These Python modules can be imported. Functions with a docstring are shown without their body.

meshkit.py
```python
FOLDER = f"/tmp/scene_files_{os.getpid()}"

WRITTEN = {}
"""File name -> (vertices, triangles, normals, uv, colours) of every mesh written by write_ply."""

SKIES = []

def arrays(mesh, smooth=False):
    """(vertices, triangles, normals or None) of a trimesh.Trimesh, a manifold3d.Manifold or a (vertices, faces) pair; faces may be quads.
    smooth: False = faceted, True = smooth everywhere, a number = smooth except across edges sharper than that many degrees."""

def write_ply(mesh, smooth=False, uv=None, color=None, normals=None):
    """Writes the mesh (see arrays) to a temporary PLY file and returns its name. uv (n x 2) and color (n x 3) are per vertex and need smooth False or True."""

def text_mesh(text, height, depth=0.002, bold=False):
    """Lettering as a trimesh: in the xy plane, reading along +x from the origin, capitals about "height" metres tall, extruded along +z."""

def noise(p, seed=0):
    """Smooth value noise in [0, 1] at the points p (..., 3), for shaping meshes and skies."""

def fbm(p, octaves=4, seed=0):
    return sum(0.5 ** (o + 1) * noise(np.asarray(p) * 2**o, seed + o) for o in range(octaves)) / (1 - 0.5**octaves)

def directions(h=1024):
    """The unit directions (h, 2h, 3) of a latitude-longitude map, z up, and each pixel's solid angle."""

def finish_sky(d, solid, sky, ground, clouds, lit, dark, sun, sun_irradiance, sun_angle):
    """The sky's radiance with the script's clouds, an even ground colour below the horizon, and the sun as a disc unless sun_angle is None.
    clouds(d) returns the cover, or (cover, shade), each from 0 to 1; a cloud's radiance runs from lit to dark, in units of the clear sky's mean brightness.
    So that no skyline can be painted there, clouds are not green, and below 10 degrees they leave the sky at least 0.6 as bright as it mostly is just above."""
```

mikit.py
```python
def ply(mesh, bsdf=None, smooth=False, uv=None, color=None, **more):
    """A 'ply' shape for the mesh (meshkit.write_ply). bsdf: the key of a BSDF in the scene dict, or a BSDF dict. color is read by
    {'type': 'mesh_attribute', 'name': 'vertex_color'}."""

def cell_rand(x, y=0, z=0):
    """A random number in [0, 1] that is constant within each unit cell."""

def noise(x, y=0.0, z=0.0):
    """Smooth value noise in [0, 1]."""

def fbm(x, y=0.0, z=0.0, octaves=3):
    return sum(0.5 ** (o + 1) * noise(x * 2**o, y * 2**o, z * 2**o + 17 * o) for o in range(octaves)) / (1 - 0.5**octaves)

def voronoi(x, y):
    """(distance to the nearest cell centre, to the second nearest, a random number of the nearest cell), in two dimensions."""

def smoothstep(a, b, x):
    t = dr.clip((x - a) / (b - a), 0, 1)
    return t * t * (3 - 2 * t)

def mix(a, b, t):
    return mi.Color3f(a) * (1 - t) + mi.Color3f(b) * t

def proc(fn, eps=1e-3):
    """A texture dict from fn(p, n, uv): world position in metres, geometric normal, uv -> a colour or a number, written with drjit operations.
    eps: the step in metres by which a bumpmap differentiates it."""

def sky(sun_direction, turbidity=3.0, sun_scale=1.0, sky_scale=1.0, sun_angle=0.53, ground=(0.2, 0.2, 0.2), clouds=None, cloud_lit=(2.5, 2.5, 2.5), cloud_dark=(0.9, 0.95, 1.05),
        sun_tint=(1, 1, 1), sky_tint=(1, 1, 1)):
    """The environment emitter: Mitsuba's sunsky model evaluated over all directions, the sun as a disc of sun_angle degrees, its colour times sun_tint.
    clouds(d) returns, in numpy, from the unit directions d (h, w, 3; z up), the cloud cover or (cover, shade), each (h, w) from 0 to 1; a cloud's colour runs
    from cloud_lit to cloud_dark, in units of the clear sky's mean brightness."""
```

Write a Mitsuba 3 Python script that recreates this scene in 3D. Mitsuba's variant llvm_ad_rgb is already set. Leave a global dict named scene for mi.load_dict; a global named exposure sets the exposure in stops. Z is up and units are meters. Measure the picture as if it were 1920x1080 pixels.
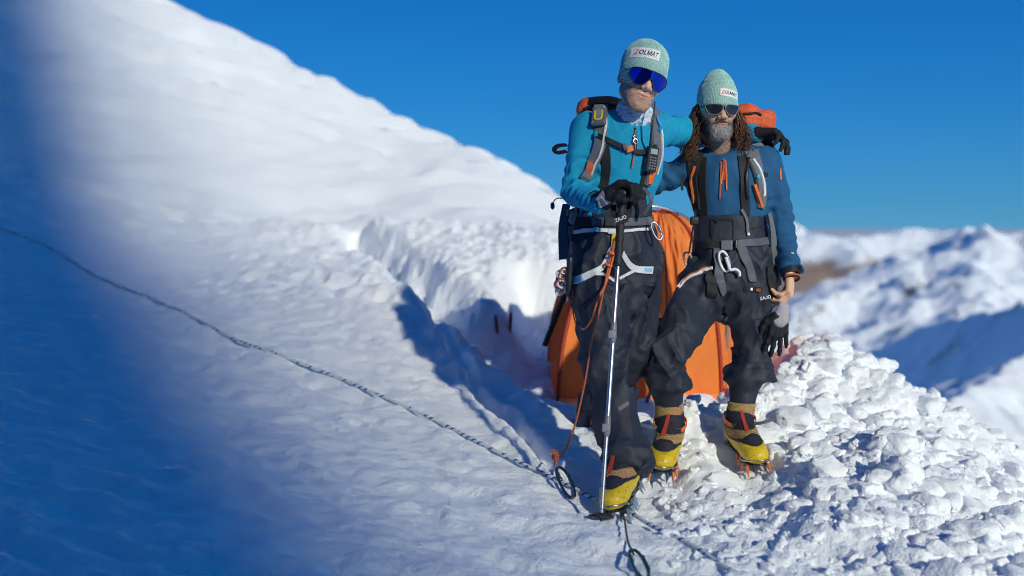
import math, random
import numpy as np, trimesh, mitsuba as mi, drjit as dr, mikit, meshkit
from scipy.interpolate import RBFInterpolator
from scipy.spatial import cKDTree
from scipy.ndimage import gaussian_filter, map_coordinates
T = mi.ScalarTransform4f
random.seed(7); rng = np.random.default_rng(7)
scene, labels = {}, {}

# ---------------------------------------------------------------- camera, sky, exposure
ZC = 1.15                                   # the photographer kneels a little below the two climbers
FOC, PITCH = 2059.0, math.radians(3.06)     # focal length in photo pixels (1920 wide), camera tipped slightly down
SUN_AZ, SUN_EL = math.radians(26), math.radians(22.5)
SUN = np.array([math.sin(SUN_AZ)*math.cos(SUN_EL), -math.cos(SUN_AZ)*math.cos(SUN_EL), math.sin(SUN_EL)])
scene['camera'] = {'type': 'thinlens', 'fov': 50.0, 'fov_axis': 'x', 'near_clip': 0.1, 'far_clip': 30000.0,
    'aperture_radius': 0.016, 'focus_distance': 4.75,
    'to_world': T().look_at(origin=[0, 0, ZC], target=[0, math.cos(PITCH), ZC - math.sin(PITCH)], up=[0, 0, 1])}
def horizon_veil(d): return .74*np.exp(-np.degrees(np.arcsin(np.clip(d[..., 2], 0, 1)))/3.8)      # thin pale haze low over the ranges, all round
scene['sky'] = mikit.sky(SUN.tolist(), turbidity=3.0, sun_scale=1.15, sky_scale=0.88, sun_angle=1.4, sun_tint=(0.88, 1.14, 1.57), sky_tint=(0.03, 0.58, 1.44), ground=(0.7, 0.74, 0.8),
    clouds=horizon_veil, cloud_lit=(0.9, 2.9, 4.5))
exposure = 1.06

# ---------------------------------------------------------------- helpers
def at(px, py, Y):
    """Point of the place at the horizontal distance Y, measured from the photograph."""
    d = np.array([(px - 960)/FOC, math.cos(PITCH) + (540-py)/FOC*math.sin(PITCH), -math.sin(PITCH) + (540-py)/FOC*math.cos(PITCH)])
    return np.array([0, 0, ZC]) + d*(Y/d[1])

def pix(p):
    p = np.asarray(p, float) - [0, 0, ZC]
    c, s = math.cos(PITCH), math.sin(PITCH)
    zf = p[..., 1]*c - p[..., 2]*s; up = p[..., 1]*s + p[..., 2]*c
    return 960 + FOC*p[..., 0]/zf, 540 - FOC*up/zf

def V(*a): return np.array(a, float)
def unit(v): v = np.asarray(v, float); return v/max(np.linalg.norm(v), 1e-9)

def numbered(name):
    if not any(k == name or k.startswith(name + '__') for k in list(scene) + list(labels)): return name
    i = 1
    while any(k == f'{name}_{i:03d}' or k.startswith(f'{name}_{i:03d}__') for k in list(scene) + list(labels)): i += 1
    return f'{name}_{i:03d}'

def thing(name, label, cat, group=None, kind=None):
    k = numbered(name); labels[k] = {'label': label, 'category': cat}
    if group: labels[k]['group'] = group
    if kind: labels[k]['kind'] = kind
    return k

def part(parent, name, mesh, mat, smooth=35, label=None, **kw):
    k = numbered(f'{parent}__{name}')
    scene[k] = mikit.ply(mesh, mat, smooth=smooth, **kw)
    if label: labels[k] = {'label': label}
    return k

def cat(meshes): return trimesh.util.concatenate(meshes)

def frame(zdir, xhint=(1, 0, 0)):
    z = unit(zdir); x = np.asarray(xhint, float); x = unit(x - z*(x@z)); return np.column_stack([x, np.cross(z, x), z])

def place(mesh, R=np.eye(3), t=(0, 0, 0)):
    m = mesh.copy(); M = np.eye(4); M[:3, :3] = R; M[:3, 3] = t; m.apply_transform(M); return m

def smooth_path(pts, n):
    """Catmull-Rom through the points, n samples, even in length."""
    P = np.asarray(pts, float)
    if len(P) < 3:
        return P[0] + (P[-1]-P[0])*np.linspace(0, 1, n)[:, None]
    P = np.vstack([2*P[0]-P[1], P, 2*P[-1]-P[-2]]); out = []
    for i in range(1, len(P)-2):
        t = np.linspace(0, 1, 24, endpoint=False)[:, None]
        a, b, c, d = P[i-1:i+3]
        out.append(.5*((2*b) + (c-a)*t + (2*a-5*b+4*c-d)*t**2 + (3*b-a-3*c+d)*t**3))
    q = np.vstack(out + [P[-2:-1]])
    s = np.r_[0, np.cumsum(np.linalg.norm(np.diff(q, axis=0), axis=1))]
    u = np.linspace(0, s[-1], n)
    return np.column_stack([np.interp(u, s, q[:, k]) for k in range(q.shape[1])])

def tube(pts, r, sides=8, closed=False, caps=True):
    P = np.asarray(pts, float); n = len(P); r = np.broadcast_to(np.asarray(r, float), n)
    tg = (np.roll(P, -1, 0) - np.roll(P, 1, 0)) if closed else np.gradient(P, axis=0)
    tg /= np.linalg.norm(tg, axis=1, keepdims=True) + 1e-12
    u = np.zeros_like(P); a = np.array([0, 0, 1.]) if abs(tg[0, 2]) < .9 else np.array([1., 0, 0])
    for i in range(n):
        a = unit(a - tg[i]*(a @ tg[i])); u[i] = a
    w = np.cross(tg, u); th = np.arange(sides)/sides*2*math.pi
    v = (P[:, None] + r[:, None, None]*(np.cos(th)[None, :, None]*u[:, None] + np.sin(th)[None, :, None]*w[:, None])).reshape(-1, 3)
    f = []; m = n if closed else n-1
    i = np.arange(m)[:, None]*sides; j = ((np.arange(m)+1) % n)[:, None]*sides; k = np.arange(sides)[None]; l = (k+1) % sides
    f = np.vstack([np.stack([i+k, j+k, j+l], -1).reshape(-1, 3)[:, ::-1], np.stack([i+k, j+l, i+l], -1).reshape(-1, 3)[:, ::-1]])
    if caps and not closed:
        v = np.vstack([v, P[:1], P[-1:]]); a0, a1 = len(v)-2, len(v)-1; k = np.arange(sides); l = (k+1) % sides; e = (n-1)*sides
        f = np.vstack([f, np.stack([np.full(sides, a0), l, k], -1), np.stack([np.full(sides, a1), e+k, e+l], -1)])
    return trimesh.Trimesh(v, f[:, ::-1], process=False)

def ribbon(pts, nrm, width, thick, bevel=.25):
    """A flat band along pts whose face looks along nrm; width and thick may vary along it."""
    P = np.asarray(pts, float); n = len(P); N = np.asarray(nrm, float)
    N = np.broadcast_to(N, P.shape); W = np.broadcast_to(np.asarray(width, float), n); H = np.broadcast_to(np.asarray(thick, float), n)
    tg = np.gradient(P, axis=0); tg /= np.linalg.norm(tg, axis=1, keepdims=True) + 1e-12
    s = np.cross(tg, N); s /= np.linalg.norm(s, axis=1, keepdims=True) + 1e-12
    u = np.cross(s, tg)
    prof = [(-1, -1), (1, -1), (1, 0), (1-bevel*.4, 1), (-1+bevel*.4, 1), (-1, 0)]
    v = np.stack([P + s*(a*W/2)[:, None] + u*((b+1)*H/2)[:, None] for a, b in prof], 1).reshape(-1, 3); k = len(prof)
    i = np.arange(n-1)[:, None]*k; c = np.arange(k)[None]; d = (c+1) % k
    f = np.vstack([np.stack([i+c, i+k+d, i+k+c], -1).reshape(-1, 3), np.stack([i+c, i+d, i+k+d], -1).reshape(-1, 3)])
    e = (n-1)*k
    f = np.vstack([f, [[0, j+1, j] for j in range(1, k-1)], [[e, e+j, e+j+1] for j in range(1, k-1)]])
    m = trimesh.Trimesh(v, f, process=False)
    if m.volume < 0: m.invert()
    return m

def rbox(sx, sy, sz, b=.15):
    """A box with rounded edges (b: share of the smallest side)."""
    r = b*min(sx, sy, sz); pts = []
    for i in (-1, 1):
        for j in (-1, 1):
            for k in (-1, 1):
                c = V(i*(sx/2-r), j*(sy/2-r), k*(sz/2-r))
                for d in ((1, 0, 0), (0, 1, 0), (0, 0, 1), (.707, .707, 0), (.707, 0, .707), (0, .707, .707)): pts.append(c + r*np.array(d)*[i, j, k])
    return trimesh.convex.convex_hull(np.array(pts))

def lathe(prof, n=20):
    return trimesh.creation.revolve(np.asarray(prof, float), sections=n)

# signed distances (p: n x 3), joined softly, then turned into a mesh by surface nets
def s_cap(p, a, b, ra, rb=None):
    rb = ra if rb is None else rb
    a = np.asarray(a, np.float32); b = np.asarray(b, np.float32); ba = b - a
    h = np.clip(((p - a) @ ba)/max(float(ba @ ba), 1e-12), 0, 1)
    return np.linalg.norm(p - a - h[:, None]*ba, axis=1) - (ra + (rb-ra)*h)

def s_ell(p, c, r, R=None):
    q = p - np.asarray(c, np.float32)
    if R is not None: q = q @ np.asarray(R, np.float32)
    r = np.asarray(r, np.float32); k0 = np.linalg.norm(q/r, axis=1); k1 = np.linalg.norm(q/(r*r), axis=1)
    return k0*(k0-1)/np.maximum(k1, 1e-9)

def s_box(p, c, half, r=0., R=None):
    q = p - np.asarray(c, np.float32)
    if R is not None: q = q @ np.asarray(R, np.float32)
    q = np.abs(q) - (np.asarray(half, np.float32) - r)
    return np.linalg.norm(np.maximum(q, 0), axis=1) + np.minimum(q.max(1), 0) - r

def s_cone_ell(p, a, b, ra, rb, flat=1., axis=(0, 1, 0)):
    """A tapering limb whose section is squeezed along axis."""
    a = np.asarray(a, np.float32); b = np.asarray(b, np.float32); ba = b - a; L = max(float(ba @ ba), 1e-12)
    h = np.clip(((p - a) @ ba)/L, 0, 1); q = p - a - h[:, None]*ba
    ax = unit(np.asarray(axis, float) - ba*(np.dot(axis, ba)/L)).astype(np.float32); c = q @ ax
    q = q + ax*(c*(1/flat - 1))[:, None]
    return (np.linalg.norm(q, axis=1) - (ra + (rb-ra)*h))*min(1, flat)

def smin(a, b, k):
    h = np.clip(.5 + .5*(b-a)/k, 0, 1); return b + (a-b)*h - k*h*(1-h)
def smax(a, b, k): return -smin(-a, -b, k)

def nets(fn, lo, hi, h):
    lo = np.asarray(lo, float); n = np.ceil((np.asarray(hi, float) - lo)/h).astype(int) + 1
    # coarse pass: the field is only needed close to the surface
    g = [np.arange(m) for m in n]; st = 4
    gc = [np.arange(0, m + st, st) for m in n]
    Pc = np.stack(np.meshgrid(*gc, indexing='ij'), -1).reshape(-1, 3)
    dc = fn((lo + Pc*h).astype(np.float32)).reshape([len(x) for x in gc])
    near = np.abs(dc) < st*h*1.9 + .02
    nb = near[:-1, :-1, :-1].copy()
    for a in (0, 1):
        for b in (0, 1):
            for c in (0, 1): nb |= near[a:a+nb.shape[0], b:b+nb.shape[1], c:c+nb.shape[2]]
    full = np.repeat(np.repeat(np.repeat(dc[:-1, :-1, :-1], st, 0), st, 1), st, 2)[:n[0], :n[1], :n[2]].astype(np.float32)
    mask = np.repeat(np.repeat(np.repeat(nb, st, 0), st, 1), st, 2)[:n[0], :n[1], :n[2]]
    idx = np.argwhere(mask)
    full[mask] = fn((lo + idx*h).astype(np.float32))
    s = full < 0; N = np.array(full.shape) - 1
    cnt = np.zeros(N, np.int8)
    for a in (0, 1):
        for b in (0, 1):
            for c in (0, 1): cnt += s[a:a+N[0], b:b+N[1], c:c+N[2]]
    act = (cnt > 0) & (cnt < 8); ci = np.argwhere(act); ids = -np.ones(N, np.int64); ids[act] = np.arange(len(ci))
    acc = np.zeros((len(ci), 3)); k = np.zeros(len(ci))
    cor = [np.array([a, b, c]) for a in (0, 1) for b in (0, 1) for c in (0, 1)]
    for a in cor:
        for ax in range(3):
            if a[ax]: continue
            b = a.copy(); b[ax] = 1
            va = full[tuple((ci+a).T)]; vb = full[tuple((ci+b).T)]; x = (va < 0) != (vb < 0)
            t = va[x]/(va[x]-vb[x]); acc[x] += a + t[:, None]*(b-a); k[x] += 1
    v = lo + (ci + acc/np.maximum(k, 1)[:, None])*h
    F = []
    for ax in range(3):
        o = [i for i in range(3) if i != ax]
        A = s; B = np.roll(s, -1, ax)
        e = (A != B); sl = [slice(1, -1)]*3; e2 = np.zeros_like(e); e2[tuple(sl)] = e[tuple(sl)]
        E = np.argwhere(e2)
        q = []
        for da, db in ((0, 0), (1, 0), (1, 1), (0, 1)):
            c = E.copy(); c[:, o[0]] -= da; c[:, o[1]] -= db; q.append(ids[tuple(np.minimum(c, N-1).T)])
        q = np.stack(q, 1); flip = A[tuple(E.T)] ^ (ax == 1)
        q[~flip] = q[~flip][:, ::-1]; F.append(q[(q >= 0).all(1)])
    F = np.vstack(F); f = np.vstack([F[:, [0, 1, 2]], F[:, [0, 2, 3]]])
    m = trimesh.Trimesh(v, f, process=False)
    if m.volume < 0: m.invert()
    return m

def with_noise(d, p, fn, reach=.05):
    """Adds fn(points) to the distance, worked out only near the surface."""
    near = np.abs(d) < reach
    if near.any(): d = d.copy(); d[near] += fn(p[near]).astype(d.dtype)
    return d

def hit(px, py, fn, y0=3.6, y1=7.5):
    """Where the view of photo pixel (px, py) meets the surface fn: (point, outward normal)."""
    a, b = at(px, py, y0), at(px, py, y1); d = unit(b-a); t = 0; L = np.linalg.norm(b-a)
    best = (9, a)
    for _ in range(160):
        p = a + d*t; v = float(fn(p[None].astype(np.float32))[0])
        if v < best[0]: best = (v, p)
        if v < .0008: break
        t += max(v*.7, .001)
        if t > L: p = best[1]; break
    g = np.array([float(fn((p + e)[None].astype(np.float32))[0] - fn((p - e)[None].astype(np.float32))[0]) for e in np.eye(3)*.006])
    return p, unit(g)

def on(pixels, fn, off=0., n=24):
    """A path over the surface fn through photo pixels: (points lifted by off, smoothed normals)."""
    q = smooth_path(np.array(pixels, float), n); P, N = [], []
    for x, y in q:
        p, m = hit(x, y, fn); P.append(p + m*off); N.append(m)
    P, N = np.array(P), np.array(N)
    for _ in range(2):
        P[1:-1] = (P[:-2] + 2*P[1:-1] + P[2:])/4; N[1:-1] = (N[:-2] + 2*N[1:-1] + N[2:])/4
    return P, N/np.linalg.norm(N, axis=1, keepdims=True)

# ---------------------------------------------------------------- materials
def two(b): return {'type': 'twosided', 'bsdf': b}
def rgb(c): return {'type': 'rgb', 'value': list(map(float, c))}
def flat(key, c, rough=.8, **kw):
    scene[key] = two({'type': 'principled', 'base_color': rgb(c) if not isinstance(c, dict) else c, 'roughness': rough, **kw})
def bumped(key, c, rough, bump, scale, eps=1e-3, **kw):
    scene[key] = two({'type': 'bumpmap', 'arbitrary': mikit.proc(bump, eps=eps), 'scale': scale,
        'bsdf': {'type': 'principled', 'base_color': rgb(c) if not isinstance(c, dict) else c, 'roughness': rough, **kw}})
# ---------------------------------------------------------------- snow, ground and mountains
def snow_bump(p, n, uv):
    return mikit.fbm(p.x*38, p.y*38, p.z*38, octaves=3)*.7 + mikit.noise(p.x*150, p.y*150, p.z*150)*.3
scene['m_snow'] = two({'type': 'bumpmap', 'arbitrary': mikit.proc(snow_bump, eps=2e-3), 'scale': .014,
    'bsdf': {'type': 'principled', 'base_color': rgb((.92, .94, .96)), 'roughness': .6, 'specular': .3}})
flat('m_snow_block', (.84, .87, .90), .55, specular=.3)
def alpine(p, n, uv):
    k = mikit.fbm(p.x*.02, p.y*.02, p.z*.03, octaves=4)
    rock = mikit.smoothstep(.54, .42, n.z + (k-.5)*1.0)
    low = mikit.smoothstep(-70, -105, p.z + (k-.5)*60)*mikit.smoothstep(650, 1000, p.y)
    return mikit.mix((.86, .88, .91), mikit.mix((.20, .18, .19), (.26, .17, .13), low), dr.maximum(rock, low*.95))
scene['m_alpine'] = two({'type': 'principled', 'base_color': mikit.proc(alpine), 'roughness': .75})

# heights relative to the camera, read off the photograph at judged distances: (pixel x, pixel y, distance)
CP = [(0,1080,3.0),(480,1080,3.2),(960,1080,3.5),(1440,1080,3.62),(1920,1080,3.8),(1180,968,4.28),(1200,952,4.5),(1245,893,4.75),(1412,876,4.85),
      (0,540,7.5),(120,488,8.8),(0,800,4.6),(300,608,6.5),(600,708,5.8),(850,840,5.0),(300,850,4.4),(640,900,4.3),
      (640,433,10.9),(720,495,8.6),(790,550,7.3),(870,620,6.6),(1000,760,5.65),(1130,880,4.8),
      (620,415,12.2),(665,430,11.2),(770,482,9.4),(850,532,8.0),(900,572,7.35),(960,486,8.8),(1050,490,8.8),(1200,470,9.6),(900,420,11.5),(700,366,13),(400,305,13),(760,290,16.5),(560,200,17),(100,300,12),(1000,400,13),
      (1400,700,5.9),(1480,650,6.4),(1560,660,6.6),(1700,750,6.2),(1850,862,5.6),(1920,930,5.35),(1650,880,4.7),(1800,980,4.3),
      (-300,-220,21),(0,-150,21),(320,30,21),(480,98,21),(640,172,20.5),(760,246,20),(900,330,19),(985,346,17),(1040,384,16),(1110,436,15.5)]
cp = [(*(at(*c)[:2]), at(*c)[2]) for c in CP]
cp += [(x, y, z + ZC) for x, y, z in [(-2,0,-1.0),(2,0,-1.3),(0,-4,-1.6),(-8,0,.6),(-8,-6,.3),(6,-4,-2.6),(8,3,-2.6),(5,5,-2.3),(5.2,8,-3.0),(2.9,7.6,-1.5),(3.4,6.6,-1.75),(2.2,8.2,-1.15),(3.14,9.5,-1.30),(3.87,9.5,-1.74),(4.43,9.5,-2.05),(4.3,11.5,-3.2),
      (8,9,-5.0),(8,14,-7.5),(4,13,-3.6),(2.6,16,-2.2),(1.8,20,-1.6),(3,26,-4),(-2,27,-.4),(-8,28,2.6),(-14,26,5),(-16,14,5.5),(-11,8,3.2),(-14,0,3),(14,20,-13),(10,30,-12),(0,36,-7),(-12,38,-1),(-24,30,6),(-24,5,8),(-20,-12,5),(0,-16,-4),(16,-10,-9),(18,5,-14)]]
cp = np.array(cp)
rbf = RBFInterpolator(cp[:, :2], cp[:, 2], kernel='thin_plate_spline', smoothing=.002)
# table of the smooth hill, looked up bilinearly
GX, GY = np.arange(-26, 20.01, .2), np.arange(-18, 40.01, .2)
HT = rbf(np.stack(np.meshgrid(GX, GY, indexing='ij'), -1).reshape(-1, 2)).reshape(len(GX), len(GY))
def hill(x, y):
    x = np.clip(x, GX[0], GX[-1]); y = np.clip(y, GY[0], GY[-1])
    return map_coordinates(HT, [(x-GX[0])/.2, (y-GY[0])/.2], order=1, mode='nearest')

def gxy(px, py, Y): return at(px, py, Y)[:2]
from shapely import Polygon, points as sh_points, distance as sh_distance, contains as sh_contains, LineString
# the camp platform dug into the slope, with a steep wall behind the tent
DIG = Polygon([gxy(640,432,11.0), gxy(720,495,8.65), gxy(790,550,7.35), gxy(870,620,6.65), gxy(1000,760,5.7), (.36,5.25), (.75,5.3), (1.5,5.9), (1.75,6.8), (1.7,8.2), gxy(1200,480,8.7), gxy(1050,490,8.5), gxy(985,490,8.5), gxy(960,560,7.9), gxy(945,600,7.3), gxy(900,578,7.25), gxy(850,532,8.0), gxy(770,482,9.4), gxy(668,430,11.3)])
def platform(x, y): return ZC - .95 + .03*(y-6) + .26*np.clip((y-7.0)/1.6, 0, 1)*np.clip((.1-x)/.3, 0, 1)
GROOVE = LineString([gxy(745,520,7.7), gxy(790,570,7.1), gxy(825,640,6.5), gxy(870,705,6.0), gxy(905,755,5.6), gxy(960,800,5.3), gxy(1000,850,5.0), gxy(1040,885,4.75)])
CUT2 = LineString([gxy(590,490,8.2), gxy(615,530,7.6), gxy(630,570,7.1)])
RUB = Polygon([(.62,3.2),(.50,3.9),(.55,4.4),(.62,4.75),(.75,5.3),(1.1,5.7),(1.6,6.5),(2.0,6.9),(2.6,6.6),(3.0,5.4),(3.6,2.6),(1.0,2.2)])

def terrain(x, y, blobs=None):
    """The snow's height: hill, dug platform, wind crust, ruts, rubble."""
    sh = x.shape; x, y = x.ravel(), y.ravel(); z = hill(x, y); P = np.stack([x, y, np.zeros_like(x)], -1)
    far = np.clip((y-9)/8, 0, 1); pt = sh_points(x, y)
    n1 = meshkit.fbm(P*[.55, .9, 1], 4, 3) - .5; n2 = meshkit.fbm(P*[2.3, 4.2, 1] + 9, 3, 5) - .5
    z = z + n1*(.05 + .60*far) + n2*(.040 + .20*far)
    ridge = 1 - np.abs(2*meshkit.fbm(P*[1.1, 2.6, 1] + 31, 3, 8) - 1)
    z += (ridge-.6)*.17*np.clip((y-8.3)/4, 0, 1) + (meshkit.fbm(P*[5, 9, 1], 3, 9)-.5)*.10*np.clip((y-8.3)/3, 0, 1)
    sm = np.exp(-((x+1.2)/2.2)**2)*np.exp(-((y-5.2)/2.4)**2)
    crust = 1 - np.abs(2*meshkit.fbm(P @ np.array([[.9, .5, 0], [-.5, .9, 0], [0, 0, 1]])*[2.2, 6.5, 1], 3, 12) - 1)
    z += (crust - .62)*.066*np.clip((x+4.5)/3, .15, 1)*np.clip((7.7-y)/1.5, 0, 1)
    z += (meshkit.fbm(P*[9, 15, 1], 2, 15) - .5)*.040*np.clip((9-y)/2, 0, 1)
    # the dug camp
    edge = (meshkit.fbm(P*2.8, 2, 21) - .5)*.20; jag = (meshkit.fbm(P*8, 2, 22) - .5)*.07*np.clip((7-y)/1, 0, 1)
    d = np.full(len(x), 9.); box = (x > -3) & (x < 3) & (y > 4) & (y < 13)
    dd = sh_distance(DIG.exterior, pt[box]); dd[sh_contains(DIG, pt[box])] *= -1; d[box] = dd + edge[box] + jag[box]
    wd = .16 + .12*np.clip((y-6.4)/1.4, 0, 1); t = np.clip(.5 - d/wd, 0, 1); t = t*t*(3-2*t)
    low = np.minimum(z, platform(x, y) + n2*.2 + (meshkit.fbm(P*6, 3, 23)-.5)*.14)
    z = z*(1-t) + low*t
    z += .10*np.exp(-((d-.13)/.12)**2)*(meshkit.fbm(P*4.5, 3, 24)-.35)*np.clip((9.5-y)/1.5, 0, 1)   # spoil thrown on the lip
    lip = np.exp(-((d-.10)/.10)**2)*np.clip((6.6-y)/.4, 0, 1)*(x < .9)*np.clip((y-4.7)/.4, 0, 1)
    z += .05*lip*(.4 + meshkit.fbm(P*7, 2, 25))
    for line, w, dep in ((GROOVE, .024, .055), (CUT2, .05, .035)):
        gx = box & (y < 9)
        g = sh_distance(line, pt[gx]) + (meshkit.noise(P[gx]*14, 27)-.5)*.02
        z[gx] -= dep*np.exp(-(g/w)**2)
        z[gx] += .35*dep*np.exp(-((g-.05)/.03)**2)
    return z.reshape(sh)

# near snow: fine grid, its steps growing with distance
ys = [1.2]
while ys[-1] < 11.5: ys.append(ys[-1] + max(.0034*ys[-1], .0125))
ys = np.array(ys); xs = np.arange(-5.4, 5.4, .0142)
X, Yg = np.meshgrid(xs, ys, indexing='ij'); Z = terrain(X, Yg)
wall = np.clip((Yg-6.6)/.5, 0, 1)*np.clip((11.3-Yg)/.3, 0, 1)*np.clip((2.9-np.abs(X))/1.5, 0, 1)
Z = Z*(1-wall) + gaussian_filter(Z, 2.5)*wall                    # wind has rounded the far wall of the camp
PW = np.stack([X, Yg, Z], -1); Z = Z + wall*((meshkit.fbm(PW*[3.5, 3.5, 5], 3, 61)-.5)*.20 + (1 - np.abs(2*meshkit.fbm(PW*[6, 6, 9], 3, 63)-1) - .6)*.09 + (meshkit.fbm(PW*13, 2, 62)-.5)*.05)
# rubble: clods of hard snow pressed into one another
inside = sh_contains(RUB, sh_points(X.ravel(), Yg.ravel())).reshape(X.shape)
rd = sh_distance(RUB.exterior, sh_points(X.ravel(), Yg.ravel())).reshape(X.shape)
rmask = np.where(inside, np.clip(rd/.35, 0, 1), 0)
Pn = np.stack([X, Yg, 0*X], -1)
warp = np.stack([meshkit.noise(Pn*7, 41)-.5, meshkit.noise(Pn*7, 42)-.5], -1)*.10 + np.stack([meshkit.noise(Pn*23, 43)-.5, meshkit.noise(Pn*23, 44)-.5], -1)*.035
WX, WY = X + warp[..., 0], Yg + warp[..., 1]
bump = np.zeros_like(Z)
feet_keep = [(.50, 4.38), (.64, 4.85), (.62, 4.68), (1.02, 4.95), (1.06, 4.75), (1.07, 4.6)]
r2 = random.Random(21)
minx, miny, maxx, maxy = RUB.bounds
for i in range(3200):
    cx, cy = r2.uniform(minx, maxx), r2.uniform(miny, maxy)
    r = r2.choice([.02, .025, .03, .035, .04, .05, .06, .075, .10, .14]) * r2.uniform(.8, 1.25)
    if not RUB.contains(sh_points(cx, cy)): continue
    if cx < .95 + (4.6-cy)*.35 and r > .045: continue           # trodden snow before the boots is finer
    if min(math.hypot(cx-a, cy-b) for a, b in feet_keep) < r + .13: continue
    i0, i1 = np.searchsorted(xs, [cx-1.8*r, cx+1.8*r]); j0, j1 = np.searchsorted(ys, [cy-1.8*r, cy+1.8*r])
    a = r2.uniform(0, math.pi); e = r2.uniform(.65, 1.2); ux, uy = WX[i0:i1, j0:j1]-cx, WY[i0:i1, j0:j1]-cy
    u, v = (ux*math.cos(a) + uy*math.sin(a))/r, (uy*math.cos(a) - ux*math.sin(a))/(r*e)
    q = (np.abs(u)**2.6 + np.abs(v)**2.6)**(1/2.6)
    hgt = r*r2.uniform(.22, .55); tx, ty = r2.uniform(-.45, .45), r2.uniform(-.45, .45)
    b = hgt*np.clip(1-q**3.2, 0, 1)**.6*np.clip(1 + tx*u + ty*v, .3, 1.7)
    s = bump[i0:i1, j0:j1]; bump[i0:i1, j0:j1] = np.maximum(s, b + .35*s*(b > 0)) if r > .05 else np.maximum(s, b + .7*s*(b > 0))
fine = (meshkit.fbm(Pn*26, 3, 45)-.5)*.03 + (meshkit.fbm(Pn*60, 2, 46)-.5)*.012
tr = np.exp(-((X-.75)/.55)**2 - ((Yg-4.2)/.8)**2)
bump = gaussian_filter(bump, .9)
Z = Z + (bump + fine*.8)*rmask + fine*.55*tr
for a, b in feet_keep:                                          # the boots have pressed the snow
    g = np.hypot(X-a, (Yg-b)*.7); Z -= .03*np.exp(-(g/.14)**4)
def ground(x, y):
    """Height of the finished snow at points."""
    x, y = np.atleast_1d(x).astype(float), np.atleast_1d(y).astype(float)
    i = np.interp(x, xs, np.arange(len(xs))); j = np.interp(y, ys, np.arange(len(ys)))
    return map_coordinates(Z, [i, j], order=1, mode='nearest')
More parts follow.
